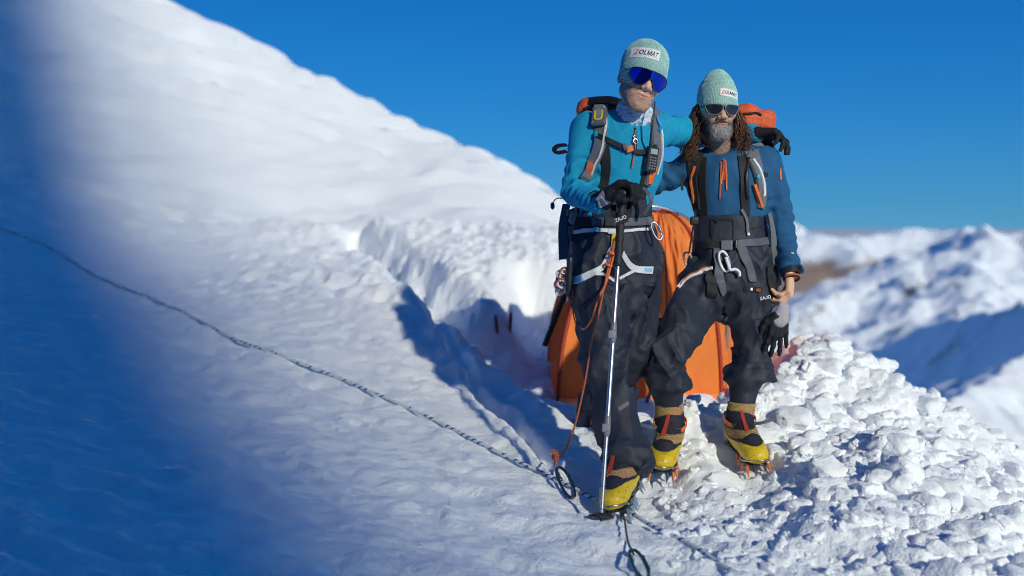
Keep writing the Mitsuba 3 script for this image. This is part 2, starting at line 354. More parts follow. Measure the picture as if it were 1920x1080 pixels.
def grid_mesh(X, Y, Z):
    n, m = X.shape; v = np.stack([X, Y, Z], -1).reshape(-1, 3); a = (np.arange(n-1)[:, None]*m + np.arange(m-1)[None]).ravel()
    return trimesh.Trimesh(v, np.vstack([np.stack([a, a+m, a+m+1], -1), np.stack([a, a+m+1, a+1], -1)]), process=False)
scene['snow_slope'] = mikit.ply(grid_mesh(X, Yg, Z), 'm_snow', smooth=True); labels['snow_slope'] = {'kind': 'structure'}
# the hill around it, coarser
ox, oy = np.arange(-26, 20, .16), np.arange(-18, 40, .16)
OX, OY = np.meshgrid(ox, oy, indexing='ij'); OZ = terrain(OX, OY)
inn = (OX > -5.25) & (OX < 5.25) & (OY > 1.35) & (OY < 11.3); OZ[inn] -= .12
om = grid_mesh(OX, OY, OZ); hole = (np.abs(OX) < 5.0).ravel() & (OY > 1.6).ravel() & (OY < 11.1).ravel()
om.update_faces(~hole[om.faces].all(1))
scene['snow_hill'] = mikit.ply(om, 'm_snow', smooth=True); labels['snow_hill'] = {'kind': 'structure'}

# mountains: ridge lines with flanks that fall away, broken by noise
def ridged(P, s, seed, octv=5):
    out = 0; a = .5
    for o in range(octv): out = out + a*(1 - np.abs(2*meshkit.noise(P*s*2**o, seed+o) - 1)); a *= .5
    return out
def mountain(name, ridges, x0, x1, y0, y1, n, slope, rough, scale, floor, seed, mat='m_alpine'):
    gx, gy = np.linspace(x0, x1, n), np.linspace(y0, y1, int(n*(y1-y0)/(x1-x0)) + 2)
    X, Y = np.meshgrid(gx, gy, indexing='ij'); z = np.full(X.shape, -1e9); P2 = np.stack([X.ravel(), Y.ravel()], -1)
    P3 = np.stack([X, Y, 0*X], -1); wob = (meshkit.fbm(P3*scale*.8, 3, seed+20) - .5)*(.35/scale)
    for r in ridges:
        q = smooth_path(np.array(r, float), 160); d, i = cKDTree(q[:, :2]).query(P2)
        z = np.maximum(z, (q[i, 2] - slope*np.maximum(d + wob.ravel()*.6, 0)).reshape(X.shape))
    z = np.maximum(z, floor + (meshkit.fbm(P3*scale*.7, 4, seed+9)-.5)*rough*.6)
    z = z + (ridged(P3, scale, seed) - .62)*rough
    scene[name] = mikit.ply(grid_mesh(X, Y, z), mat, smooth=True); labels[name] = {'kind': 'structure'}
def rp(px, py, R): p = at(px, py, R); return (p[0], p[1], p[2])
mountain('far_range', [[rp(700,450,4200), rp(1000,438,4300), rp(1250,445,4200), rp(1450,432,4100), rp(1545,436,4000), rp(1640,441,4100), rp(1730,428,4200), rp(1800,434,4300), rp(1950,436,4200), rp(2300,425,4300), rp(2900,420,4300)],
    [rp(1300,470,3400), rp(1480,455,3300), rp(1560,448,3350), rp(1640,462,3300), rp(1740,470,3300), rp(2000,470,3400)]], -700, 3800, 2300, 4900, 240, .30, 150, .0035, -175, 3)
mountain('snow_mountain', [[rp(1380,670,700), rp(1500,600,760), rp(1600,552,830), rp(1690,502,900), rp(1740,500,930), rp(1800,452,960), rp(1850,428,980), rp(1910,434,980), rp(2050,400,950), rp(2400,380,900)],
    [rp(1690,502,900), rp(1720,550,780), rp(1740,600,660)], [rp(1850,428,980), rp(1830,500,820), rp(1800,590,650)]], 120, 800, 480, 1200, 300, .42, 34, .016, -110, 31)
mountain('shaded_ridge', [[rp(2300,500,70), rp(2080,545,95), rp(1960,562,120), rp(1860,582,150), rp(1750,612,190), rp(1640,650,240), rp(1560,690,290)]], 5, 150, 55, 330, 220, 1.15, 3.0, .05, -70, 51)
mountain('snow_spur', [[rp(1690,850,32), rp(1760,790,36), rp(1820,740,39), rp(1880,695,42), rp(1960,650,45), rp(2150,590,50), rp(2500,560,55)]], 8, 50, 18, 75, 240, .55, 1.3, .35, -26, 71)
# ---------------------------------------------------------------- materials of people and gear
def weave(p, n, uv): return mikit.noise(p.x*420, p.y*420, p.z*420)*.6 + mikit.noise(p.x*120, p.y*120, p.z*160)*.4
def cloth(key, c, var=.12, rough=.85, scale=.0012, **kw):
    def col(p, n, uv):
        k = (mikit.fbm(p.x*14, p.y*14, p.z*14, octaves=3) - .5)*2*var
        return mi.Color3f(c[0], c[1], c[2])*(1 + k)
    bumped(key, mikit.proc(col), rough, weave, scale, **kw)
cloth('m_sweater_cyan', (.004, .31, .52), .10, sheen=.3)
cloth('m_sweater_navy', (.012, .095, .225), .12, sheen=.3)
cloth('m_trouser', (.021, .027, .044), .25, .62, specular=.45)
cloth('m_black', (.010, .011, .014), .2, .7)
cloth('m_glove', (.008, .009, .012), .25, .75)
cloth('m_grey_web', (.085, .10, .125), .12, .6)
cloth('m_grey_pad', (.14, .15, .17), .15, .7)
cloth('m_glove_grey', (.42, .38, .41), .1, .8)
cloth('m_white_web', (.74, .75, .76), .06, .7)
cloth('m_orange_fabric', (.72, .11, .030), .14, .6)
cloth('m_boot_dark', (.016, .018, .030), .2, .7)
flat('m_orange', (.80, .17, .04), .5); flat('m_orange_dull', (.50, .12, .05), .7); flat('m_yellow_web', (.70, .52, .03), .7)
flat('m_red_web', (.42, .045, .02), .7)
flat('m_plastic', (.025, .027, .030), .35); flat('m_plastic_grey', (.20, .21, .23), .4); flat('m_device', (.10, .115, .13), .45)
flat('m_steel', (.62, .63, .65), .28, metallic=1.0); flat('m_alu', (.60, .61, .64), .36, metallic=1.0); flat('m_alu_red', (.72, .50, .45), .36, metallic=1.0)
flat('m_dark_metal', (.09, .10, .12), .35, metallic=.8); flat('m_spike_orange', (.65, .19, .08), .4)
flat('m_white', (.82, .82, .82), .6); flat('m_ink', (.010, .012, .02), .6); flat('m_lcd', (.38, .42, .40), .25); flat('m_teal', (.01, .38, .45), .5)
flat('m_blue_clip', (.02, .25, .62), .5); flat('m_light_blue', (.25, .55, .78), .7); flat('m_rubber', (.02, .02, .022), .6)
def knit(c):
    def col(p, n, uv):
        return mi.Color3f(*c)*(.92 + .16*mikit.noise(p.x*30, p.y*30, p.z*30))
    return col
def rib_bump(p, n, uv): return dr.sin(uv.x*2*math.pi)*.5 + mikit.noise(p.x*220, p.y*220, p.z*220)*.12
bumped('m_hat', mikit.proc(knit((.34, .56, .49))), .9, rib_bump, .0010, eps=.0008, sheen=.5)
def yellow_shell(p, n, uv): return mikit.mix(mi.Color3f(.74, .51, .012), (.30, .24, .10), mikit.smoothstep(.58, .78, mikit.fbm(p.x*70, p.y*70, p.z*110, octaves=3))*.7)*(.80 + .3*mikit.fbm(p.x*40, p.y*40, p.z*40, octaves=3))
flat('m_yellow_shell', mikit.proc(yellow_shell), .45)
def mesh_dots(p, n, uv):                                       # knitted boot cuff: orange and straw loops on black
    u = p.x*150; v = p.z*190; row = dr.floor(v)
    a = u + .5*(row - 2*dr.floor(row/2)); d = dr.sqrt(dr.square(a - dr.floor(a) - .5) + dr.square((v - row - .5)*.9))
    return mikit.mix((.012, .012, .02), mikit.mix((.74, .40, .17), (.66, .47, .13), mikit.smoothstep(.35, .65, mikit.noise(p.x*22, p.z*22))), mikit.smoothstep(.42, .34, d))
flat('m_boot_mesh', mikit.proc(mesh_dots), .8)
def scarf(p, n, uv):
    k = mikit.fbm(p.x*48, p.y*48, p.z*60, octaves=3); j = mikit.noise(p.x*95 + 7, p.y*95, p.z*110)
    c = mikit.mix((.62, .70, .78), (.10, .32, .60), mikit.smoothstep(.54, .66, k))
    return mikit.mix(c, (.55, .22, .12), mikit.smoothstep(.84, .90, j)*.8)
flat('m_scarf', mikit.proc(scarf), .85)
scene['m_skin'] = two({'type': 'principled', 'base_color': {'type': 'mesh_attribute', 'name': 'vertex_color'}, 'roughness': .48, 'specular': .4})
scene['m_beard'] = two({'type': 'principled', 'base_color': {'type': 'mesh_attribute', 'name': 'vertex_color'}, 'roughness': .8})
def hair_col(p, n, uv): return mikit.mix((.016, .009, .007), (.17, .075, .040), mikit.noise(p.x*34, p.y*34, p.z*16))
flat('m_hair', mikit.proc(hair_col), .42)
scene['m_blue_mirror'] = two({'type': 'principled', 'base_color': rgb((.02, .07, .75)), 'metallic': 1.0, 'roughness': .07})
scene['m_dark_lens'] = two({'type': 'principled', 'base_color': rgb((.006, .008, .012)), 'roughness': .05, 'specular': .8, 'clearcoat': 1.0, 'clearcoat_gloss': .97})

def ridge(p, f, seed, o=3):
    q = p*np.asarray(f); q = q + (meshkit.noise(q*.7, seed+50)[:, None]-.5)*.9
    return 1 - np.abs(2*meshkit.fbm(q, o, seed) - 1)

def rot(axis, deg):
    return trimesh.transformations.rotation_matrix(math.radians(deg), axis)[:3, :3]

# ---------------------------------------------------------------- hands
def hand_bones(W, F, N, side, curls, spread=0., s=1., thumb=None, fat=1.):
    """Bones (a, b, ra, rb) of a hand: wrist W, fingers along F, palm facing N; curls: bends of each finger's three joints in degrees."""
    F = unit(F); N = unit(N - F*np.dot(N, F)); S = np.cross(F, N)*side; out = []
    offs = (.034, .0115, -.011, -.032); adv = (.094, .100, .095, .084)
    segs = ((.044, .027, .021), (.048, .031, .022), (.044, .029, .021), (.034, .022, .019)); rad = (.0098, .0102, .0096, .0084)
    for i in range(4):
        K = W + F*adv[i]*s + S*offs[i]*s
        out.append((W + F*.012*s + S*offs[i]*.62*s, K, .019*s*fat, .0125*s*fat))
        a = math.radians(spread*(1.5-i)); d0 = unit(F*math.cos(a) + S*math.sin(a)); th = 0; P = K
        c = curls[i] if isinstance(curls[0], (tuple, list)) else curls
        for j in range(3):
            th += math.radians(c[j]); d = d0*math.cos(th) + N*math.sin(th); Q = P + d*segs[i][j]*s
            r = rad[i]*s*fat; out.append((P, Q, r*(1.06-.07*j), r*(.99-.07*j))); P = Q
    t = thumb or ((.75, .62, .25), (.40, .85, .30), (.15, .9, .4))
    P = W + F*.022*s + S*.022*s
    out.append((W + F*.01*s, P, .020*s*fat, .019*s*fat))
    for (u, f, n), L, r in zip(t, (.040, .034, .027), (.0165, .0125, .0112)):
        Q = P + unit(S*u + F*f + N*n)*L*s; out.append((P, Q, r*s*fat, r*.9*s*fat)); P = Q
    return out
def bones_sdf(bones, k=.007):
    def f(p):
        d = np.full(len(p), 9., np.float32)
        for a, b, ra, rb in bones: d = smin(d, s_cap(p, a, b, ra, rb), k)
        return d
    return f
def bones_box(bones, pad=.03):
    q = np.array([x for b in bones for x in b[:2]]); return q.min(0)-pad, q.max(0)+pad
def hand_mesh(bones, h=.0032, pre=None, k=.007, crease=0.):
    f = bones_sdf(bones, k); lo, hi = bones_box(bones)
    g = (lambda p: with_noise(f(p), p, lambda q: crease*(ridge(q, (60, 60, 60), 77, 2)-.5), .02)) if crease else f
    return nets(g, lo, hi, h)

# ---------------------------------------------------------------- head
def head_frame(c, roll, yaw, pitch, s):
    return dict(c=np.asarray(c, float), R=rot((0, 1, 0), roll) @ rot((0, 0, 1), yaw) @ rot((1, 0, 0), pitch), s=s)
def to_local(H, p): return ((p - H['c'].astype(np.float32)) @ H['R'].astype(np.float32))/np.float32(H['s'])
def to_world(H, q): return H['c'] + (np.asarray(q, float)*H['s']) @ H['R'].T
def face_sdf(q, beard=0.):
    d = s_ell(q, (0, .018, .035), (.077, .097, .098))
    d = smin(d, s_ell(q, (0, -.026, -.035), (.066, .070, .090)), .03)
    d = smin(d, s_cap(q, (-.012, -.078, -.108), (.012, -.078, -.108), .019), .035)
    for x in (-1, 1):
        d = smin(d, s_cap(q, (x*.047, .012, -.064), (x*.022, -.068, -.110), .019, .015), .032)
        d = smin(d, s_ell(q, (x*.046, -.066, -.022), (.024, .022, .018)), .022)
        e = s_ell(q, (x*.080, .012, -.012), (.012, .020, .034)); e = smax(e, -s_ell(q, (x*.090, .004, -.010), (.008, .011, .022)), .005); d = smin(d, e, .008)
        d = smax(d, -s_ell(q, (x*.033, -.100, .000), (.022, .016, .014)), .014)
        d = smin(d, s_ell(q, (x*.033, -.079, .000), (.0135, .0125, .0115)), .006)
    d = smin(d, s_ell(q, (0, -.064, -.074), (.044, .031, .036)), .028)
    d = smin(d, s_cap(q, (-.042, -.081, .022), (.042, -.081, .022), .013), .018)
    d = smin(d, s_cap(q, (0, -.090, .014), (0, -.114, -.034), .0085, .0135), .014)
    for x in (-1, 1): d = smin(d, s_ell(q, (x*.0145, -.102, -.039), (.0095, .013, .010)), .007)
    for x in (-1, 1): d = smax(d, -s_ell(q, (x*.0075, -.112, -.0485), (.0045, .007, .0045)), .003)
    for x in (-1, 1):
        d = smax(d, -s_cap(q, (x*.021, -.094, -.044), (x*.037, -.0815, -.066), .003, .002), .010)
    def mouth(v):
        x, y, z = v.T; m = (1/(1 + np.exp(np.clip((np.abs(x)-.030)/.0022, -30, 30))))*(y < -.055); zc = -.0735 + 3.2*x*x; u = np.clip(1 - (np.abs(x)/.031)**2, 0, 1)
        return m*(.0042*np.exp(-((z-zc)/.0017)**2) - .0034*u*np.exp(-((z-zc-.0058)/.0040)**2)*(1-.35*np.exp(-(x/.004)**2)) - .0046*u*np.exp(-((z-zc+.0066)/.0046)**2))
    return with_noise(d, q, mouth, .03)
def face_color(q, skin, lip, stubble, amount):
    n = len(q); c = np.tile(np.asarray(skin, float), (n, 1)); x, y, z = q.T
    v = meshkit.fbm(q*28, 3, 5)[:, None]; c *= .90 + .2*v
    red = np.exp(-((np.abs(x)-.045)/.022)**2 - ((z+.035)/.022)**2) + np.exp(-(x/.016)**2 - ((z+.035)/.016)**2)
    red = (red*(y < -.05))[:, None]; c = c*(1 - .25*red) + np.array([.62, .27, .20])*.25*red
    l = ((np.abs(x) < .030)*np.exp(-((z+.0735-3.2*x*x)/(.0102*np.sqrt(np.clip(1.02-(x/.031)**2, .02, 1))))**4)*(y < -.080)*np.clip(1.15-np.abs(x)/.028, 0, 1))[:, None]
    c = c*(1-.9*l) + np.asarray(lip)*.9*l
    b = np.clip((-.055 - z + .35*np.abs(x)*(np.abs(x) > .03) + .0*y)/.018, 0, 1)*np.clip((.05 - y)/.03, 0, 1)
    b = np.maximum(b, np.exp(-((z+.056)/.007)**2)*(np.abs(x) < .032)*(y < -.075))
    b = b*(1 - .9*l[:, 0])*(.55 + .9*(meshkit.fbm(q*95, 2, 9)-.2)); b = np.clip(b*amount, 0, 1)[:, None]
    return np.clip(c*(1-b) + np.asarray(stubble)*b, 0, 1)

def hat_sdf(q, seed, tall, lean=0., topw=.080, low=.004):
    o = s_ell(q, (lean*.2, .008, .045), (.089, .119, .108))
    o = smin(o, s_ell(q, (lean, .030, .060 + tall*.5), (topw, topw + .006, .084 + tall*.5)), .03)
    brim = low - .40*(q[:, 1] + .085) - .10*np.abs(q[:, 0])
    edge = brim - q[:, 2]
    up = q[:, 2] - brim
    cuff = -.0065/(1 + np.exp(np.clip((up - .062)/.0035, -30, 30)))               # the turned-up cuff
    o = with_noise(o, q, lambda p: .007*(.5 - ridge(p, (10, 10, 26), seed, 2))*np.clip((p[:, 2]-.05)/.05, 0, 1), .06)
    return smax(o + cuff.astype(np.float32), edge, .008)
def patch_on(fn, c, U, W, w, h, lift, nu=14, nv=8, reach=.1):
    """A small curved sheet laid on the surface fn, and the map (x, y, z) -> its points, for lettering on it."""
    U, W = unit(U), unit(W); Nn = np.cross(U, W)
    def mp(xy, z):
        xy = np.asarray(xy, float); p = c + xy[:, :1]*U + xy[:, 1:2]*W + Nn*reach; t = np.zeros(len(p))
        for _ in range(70): t += np.clip(fn((p - Nn*t[:, None]).astype(np.float32)), -.02, .02)*.85
        return p - Nn*t[:, None] + Nn*(lift + np.asarray(z))[:, None]
    gx, gy = np.meshgrid(np.linspace(-w/2, w/2, nu), np.linspace(-h/2, h/2, nv), indexing='ij'); xy = np.stack([gx.ravel(), gy.ravel()], -1)
    top = mp(xy, np.zeros(len(xy))); m = len(top); v = np.vstack([top, top - Nn*(lift + .002)])
    a = (np.arange(nu-1)[:, None]*nv + np.arange(nv-1)[None]).ravel(); f = [np.stack([a, a+nv, a+nv+1], -1), np.stack([a, a+nv+1, a+1], -1)]
    rim = list(range(0, nv)) + [i*nv + nv-1 for i in range(1, nu)] + [(nu-1)*nv + j for j in range(nv-2, -1, -1)] + [i*nv for i in range(nu-2, 0, -1)]
    rim = np.array(rim); nx = np.roll(rim, -1); f += [np.stack([rim, rim+m, nx+m], -1), np.stack([rim, nx+m, nx], -1)]
    return trimesh.Trimesh(v, np.vstack(f), process=False), mp
def letters_on(mp, text, h, x0, y0, depth=.0012, slant=.18, bold=True, squeeze=1.):
    t = meshkit.text_mesh(text, h, depth, bold=bold); v = t.vertices.copy()
    t = trimesh.Trimesh(*trimesh.remesh.subdivide_to_size(v, t.faces, h*.35, max_iter=6)[:2], process=False); v = t.vertices
    x = v[:, 0]*squeeze + v[:, 1]*slant + x0
    return trimesh.Trimesh(mp(np.stack([x, v[:, 1] + y0], -1), v[:, 2]), t.faces, process=False), (v[:, 0]*squeeze).max()

def build_head(P, H, skin, lip, stub, amount, tall, lean, seed, neck, patch, hatlabel, topw=.080, low=.004):
    """Head and hat of person P. Returns the sdf of the hat."""
    def hat(p): return hat_sdf(to_local(H, p), seed, tall, lean, topw, low)*H['s']
    ext = .19*H['s']; lo, hi = H['c'] - ext, H['c'] + V(ext, ext, .25*H['s'])
    hm = nets(hat, lo, hi, .0042)
    q = to_local(H, hm.vertices); uv = np.stack([np.arctan2(q[:, 0], -q[:, 1])/math.pi*46, q[:, 2]*10], -1)
    hk = part(P, 'hat', hm, 'm_hat', smooth=True, uv=uv, label=hatlabel)
    pc = to_world(H, (patch[0], -.06, patch[1])); U = H['R'] @ unit(V(math.cos(patch[4]), 0, -math.sin(patch[4]))); W = H['R'] @ unit(V(math.sin(patch[4]), .18, math.cos(patch[4])))
    sheet, mp = patch_on(hat, pc, U, W, patch[2], patch[3], .0032)
    pk = part(hk, 'patch', sheet, 'm_white', smooth=30)
    h = patch[3]*.44; full = meshkit.text_mesh('ZOLMAT', h, .001, bold=True).bounds[1][0]; zw = meshkit.text_mesh('Z', h, .001, bold=True).bounds[1][0]; sq = patch[2]*.84/full
    z, _ = letters_on(mp, 'Z', h*1.1, -patch[2]*.45, -h*.56, squeeze=sq*.95)
    o, _ = letters_on(mp, 'OLMAT', h, -patch[2]*.45 + (zw + h*.10)*sq, -h*.48, squeeze=sq)
    scene[f'{hk}__letter'] = mikit.ply(z, 'm_orange'); scene[f'{hk}__lettering'] = mikit.ply(o, 'm_ink')
    return hat, hk

# ---------------------------------------------------------------- clothes as fields
def limb_wrinkle(p, a, b, f, amp, seed, c0=.0, c1=1.):
    """Rings of cloth across a limb from a to b."""
    ba = b-a; L = np.linalg.norm(ba); t = ((p-a) @ ba)/L**2; w = np.clip((t-c0)/.12, 0, 1)*np.clip((c1-t)/.12, 0, 1)
    ph = meshkit.noise(p*14, seed)*5
    d = np.linalg.norm(p - a - np.clip(t, 0, 1)[:, None]*ba, axis=1)
    return amp*w*np.sin(t*L*f + ph)*(d < .13)

# --- the taller man (stands in front on the left)
A = dict(sr=at(1098, 240, 4.80), er=at(1077, 357, 4.73), wr=at(1124, 381, 4.46), sl=at(1238, 243, 4.86), el=at(1338, 252, 5.30), wl=at(1418, 252, 5.16))
def sweater_a(p):
    d = s_cone_ell(p, at(1148, 425, 4.80), at(1160, 330, 4.80), .160, .168, .68)
    d = smin(d, s_ell(p, at(1166, 285, 4.80), (.178, .125, .17)), .06)
    d = smin(d, s_cap(p, at(1105, 242, 4.81), at(1230, 242, 4.85), .066, .066), .05)
    d = smin(d, s_cap(p, at(1186, 228, 4.84), at(1196, 200, 4.82), .072, .058), .04)
    a = s_cap(p, A['sr'], A['er'], .062, .056); a = smin(a, s_cap(p, A['er'], A['wr'], .054, .041), .02)
    b = s_cap(p, A['sl'], A['el'], .066, .056); b = smin(b, s_cap(p, A['el'], A['wl'], .055, .042), .02)
    d = smin(smin(d, a, .03), b, .035)
    def w(q):
        r = limb_wrinkle(q, A['er'], A['wr'], 150, .0052, 3, -.1, 1.05) + limb_wrinkle(q, A['sr'], A['er'], 110, .0050, 4, .35, 1.1)
        r = r + limb_wrinkle(q, A['sl'], A['el'], 80, .0065, 6, .05, .95)
        return r + .013*(.55 - ridge(q @ rot((0, 1, 0), 20), (11, 9, 5), 13, 2)**2)
    return with_noise(d, p, w, .03)
K1 = dict(hr=at(1117, 495, 4.78), kr=at(1139, 690, 4.63), ar=at(1180, 872, 4.43), hl=at(1182, 495, 4.80), kl=at(1190, 662, 4.84), al=at(1116, 765, 5.22))
def trousers_a(p):
    d = s_cone_ell(p, at(1152, 388, 4.795), at(1147, 505, 4.79), .162, .178, .70)
    l = smin(s_cap(p, K1['hl'], K1['kl'], .102, .076), s_cap(p, K1['kl'], K1['al'], .076, .068), .03)
    r = smin(s_cap(p, K1['hr'], K1['kr'], .108, .086), s_cap(p, K1['kr'], K1['ar'], .082, .080), .04)
    legs = np.minimum(l, r)
    d = smin(d, legs, .045)
    top = (p @ unit(V(.05, 0, 1)).astype(np.float32)) - np.float32(at(1160, 381, 4.75) @ unit(V(.05, 0, 1)))
    d = smax(d, top, .01)
    ax = unit(K1['ar'] - K1['kr']).astype(np.float32); cut = (p - K1['ar'].astype(np.float32)) @ ax - .012
    near = np.linalg.norm(p - K1['ar'].astype(np.float32), axis=1) < .25
    d = np.where(near, smax(d, cut, .01), d)
    def w(q):
        z = q[:, 2]-ZC
        big = ridge(q @ rot((0, 1, 0), 24), (9, 7, 3.2), 23, 2)**2-.42
        fine = ridge(q @ rot((0, 1, 0), -30), (17, 14, 7), 29, 2)**2-.4
        lower = np.exp(-((z+.55)/.10)**2) + np.clip((-.82-z)/.1, 0, 1)
        return -(.048*big + .016*fine)*np.clip((.06-z)/.14, .2, 1) - .022*lower*(ridge(q @ rot((0, 1, 0), 18), (4, 4, 15), 33, 2)-.6)
    return with_noise(d, p, w, .045)
# --- the shorter man (stands behind on the right)
B = dict(sr=at(1290, 315, 5.13), er=at(1226, 340, 5.12), wr=at(1150, 350, 5.32), sl=at(1440, 306, 5.11), el=at(1464, 405, 5.10), wl=at(1481, 503, 4.98))
def sweater_b(p):
    d = s_cone_ell(p, at(1372, 435, 5.10), at(1368, 345, 5.10), .163, .172, .70)
    d = smin(d, s_ell(p, at(1367, 345, 5.10), (.176, .125, .15)), .06)
    d = smin(d, s_cap(p, at(1302, 307, 5.12), at(1430, 303, 5.11), .066, .066), .05)
    d = smin(d, s_cap(p, at(1352, 294, 5.12), at(1352, 276, 5.10), .078, .066), .04)
    a = smin(s_cap(p, B['sr'], B['er'], .068, .058), s_cap(p, B['er'], B['wr'], .054, .045), .02)
    b = smin(s_cap(p, B['sl'], B['el'], .067, .058), s_cap(p, B['el'], B['wl'], .056, .044), .02)
    d = smin(smin(d, a, .03), b, .03)
    d = smax(d, -s_ell(p, at(1353, 268, 5.01), (.062, .07, .055)), .012)
    cutw = (p - B['wl'].astype(np.float32)) @ unit(B['wl']-B['el']).astype(np.float32)
    d = np.where(np.linalg.norm(p - B['wl'].astype(np.float32), axis=1) < .12, smax(d, cutw, .006), d)
    def w(q):
        r = limb_wrinkle(q, B['el'], B['wl'], 120, .0046, 53, -.1, 1.1) + limb_wrinkle(q, B['sl'], B['el'], 100, .004, 54, .5, 1.05) + limb_wrinkle(q, B['sr'], B['er'], 80, .006, 55, .1, 1.)
        return r + .013*(.55 - ridge(q @ rot((0, 1, 0), -24), (11, 9, 5), 63, 2)**2)
    return with_noise(d, p, w, .03)
K2 = dict(hr=at(1326, 525, 5.06), kr=at(1246, 672, 4.80), ar=at(1254, 756, 4.90), hl=at(1411, 525, 5.09), kl=at(1406, 662, 5.03), al=at(1391, 758, 5.00))
def trousers_b(p):
    d = s_cone_ell(p, at(1371, 408, 5.09), at(1371, 520, 5.09), .168, .182, .72)
    r = smin(s_cap(p, K2['hr'], K2['kr'], .102, .078), s_cap(p, K2['kr'], K2['ar'], .075, .057), .02)
    l = smin(s_cap(p, K2['hl'], K2['kl'], .090, .070), s_cap(p, K2['kl'], K2['al'], .068, .054), .02)
    l = smin(l, s_ell(p, at(1408, 703, 5.01), (.080, .074, .032)), .025); r = smin(r, s_ell(p, at(1250, 712, 4.84), (.078, .075, .027)), .025)
    d = smin(d, np.minimum(l, r), .04)
    d = smax(d, p[:, 2] - np.float32(at(1370, 404, 5.0)[2]), .008)
    d = smax(d, np.float32(at(1390, 757, 4.95)[2] - .0) - p[:, 2], .008)
    def w(q):
        z = q[:, 2]-ZC
        big = ridge(q @ rot((0, 1, 0), -28), (9, 7, 3.4), 83, 2)**2-.42; fine = ridge(q @ rot((0, 1, 0), 25), (16, 14, 7), 89, 2)**2-.4
        knee = np.exp(-((z + .64)/.10)**2)
        hem = np.clip((-.70-z)/.04, 0, 1)
        return -(.044*big + .016*fine)*np.clip((.0-z)/.14, .2, 1)*(1-.75*hem) - .026*knee*(ridge(q, (4.5, 4.5, 21), 93, 2)-.6)
    return with_noise(d, p, w, .045)

# ---------------------------------------------------------------- the two people
PA = thing('person', 'tall man in bright blue shirt and mirrored sunglasses leaning on a walking pole', 'person', 'two climbers posing arm in arm')
HA = head_frame(at(1203, 148, 4.70), 19, 13, 2, 1.07)
HB = head_frame(at(1344, 206, 5.03), 2, 5, 2, 1.01)
SKA, SKB = (.86, .56, .43), (.68, .39, .25)
def body_mesh(H, neck, spine, limbs, skin, lip, stub, amount, bare=()):
    """One skin surface: a fine head and neck, joined to the trunk and limbs under the clothes and to the bare hand."""
    def up(p):
        d = face_sdf(to_local(H, p))*H['s']; return smin(d, s_cap(p, to_world(H, (0, .025, -.05)), neck, .056, .060), .03)
    c = H['c']; lo, hi = np.minimum(c, neck) - .16, np.maximum(c, neck) + .17
    m1 = nets(up, lo, hi, .0030); c1 = face_color(to_local(H, m1.vertices), skin, lip, stub, amount)
    bones = [(neck + V(0, .0, .01), spine[0], .055, .09), *[(a, b, ra, rb) for a, b, ra, rb in limbs]]
    f = bones_sdf(bones, .03); lo, hi = bones_box(bones, .14); m2 = nets(f, lo, hi, .016); ms = [m1, m2]; cs = [c1, np.tile(skin, (len(m2.vertices), 1))]
    for b in bare:
        m = hand_mesh(b, .0030, k=.008); v = meshkit.fbm(m.vertices*60, 2, 3)[:, None]; ms.append(m); cs.append(np.asarray(skin)*1.18*(.85+.3*v))
    mm = cat(ms); return mm, np.vstack(cs)
def limb_list(S, K, cx):
    sh = [(cx[0], cx[1], .115, .105), (cx[1], cx[0], .1, .1)]
    return sh + [(S['sr'], S['er'], .045, .036), (S['er'], S['wr'], .035, .028), (S['sl'], S['el'], .045, .036), (S['el'], S['wl'], .035, .028),
        (cx[0], S['sr'], .07, .05), (cx[0], S['sl'], .07, .05), (cx[1], K['hr'], .10, .085), (cx[1], K['hl'], .10, .085),
        (K['hr'], K['kr'], .075, .055), (K['kr'], K['ar'], .05, .038), (K['hl'], K['kl'], .075, .055), (K['kl'], K['al'], .05, .038)]
neckA, neckB = at(1188, 232, 4.83), at(1352, 300, 5.11)
mA, cA = body_mesh(HA, neckA, [at(1168, 290, 4.82)], limb_list(A, K1, (at(1168, 290, 4.82), at(1150, 470, 4.80))), SKA, (.50, .17, .14), (.30, .16, .10), .85)
scene[PA + '__body'] = mikit.ply(mA, 'm_skin', smooth=True, color=cA)
hatA, hkA = build_head(PA, HA, None, None, None, None, .012, -.006, 5, None, (-.040, .083, .100, .048, .0), 'pale mint knitted hat worn at a tilt')
part(PA, 'shirt', nets(sweater_a, (.0, 4.25, ZC-.15), (1.35, 5.5, ZC+.62), .0065), 'm_sweater_cyan', smooth=True)
part(PA, 'trousers', nets(trousers_a, (.10, 4.2, ZC-1.2), (.80, 5.4, ZC+.2), .0065), 'm_trouser', smooth=True)

PB = thing('person', 'bearded man with long brown hair and dark sunglasses in a navy shirt', 'person', 'two climbers posing arm in arm')
gripB = hand_bones(B['wl'] + V(0, -.004, -.004), V(-.04, -.10, -1), V(-.8, .30, 0), 1, ((38, 45, 25), (44, 48, 28), (50, 50, 30), (56, 50, 30)), 2, 1.16, ((.75, .75, .25), (.3, .95, .35), (.05, .9, .5)))
mB, cB = body_mesh(HB, neckB, [at(1368, 345, 5.12)], limb_list(B, K2, (at(1368, 350, 5.12), at(1371, 480, 5.10))), SKB, (.44, .19, .15), (.11, .085, .075), .85, [gripB + [(B['wl']-V(0, 0, -.05), B['wl'], .030, .027)]])
scene[PB + '__body'] = mikit.ply(mB, 'm_skin', smooth=True, color=cB)
hatB, hkB = build_head(PB, HB, None, None, None, None, .040, .006, 15, None, (.026, .058, .092, .036, .10), 'pale mint knitted hat with a pointed crown', .066, -.008)
part(PB, 'shirt', nets(sweater_b, (.30, 4.8, ZC-.25), (1.42, 5.5, ZC+.46), .0065), 'm_sweater_navy', smooth=True)
part(PB, 'trousers', nets(trousers_b, (.5, 4.6, ZC-.9), (1.3, 5.32, ZC+.12), .0065), 'm_trouser', smooth=True)

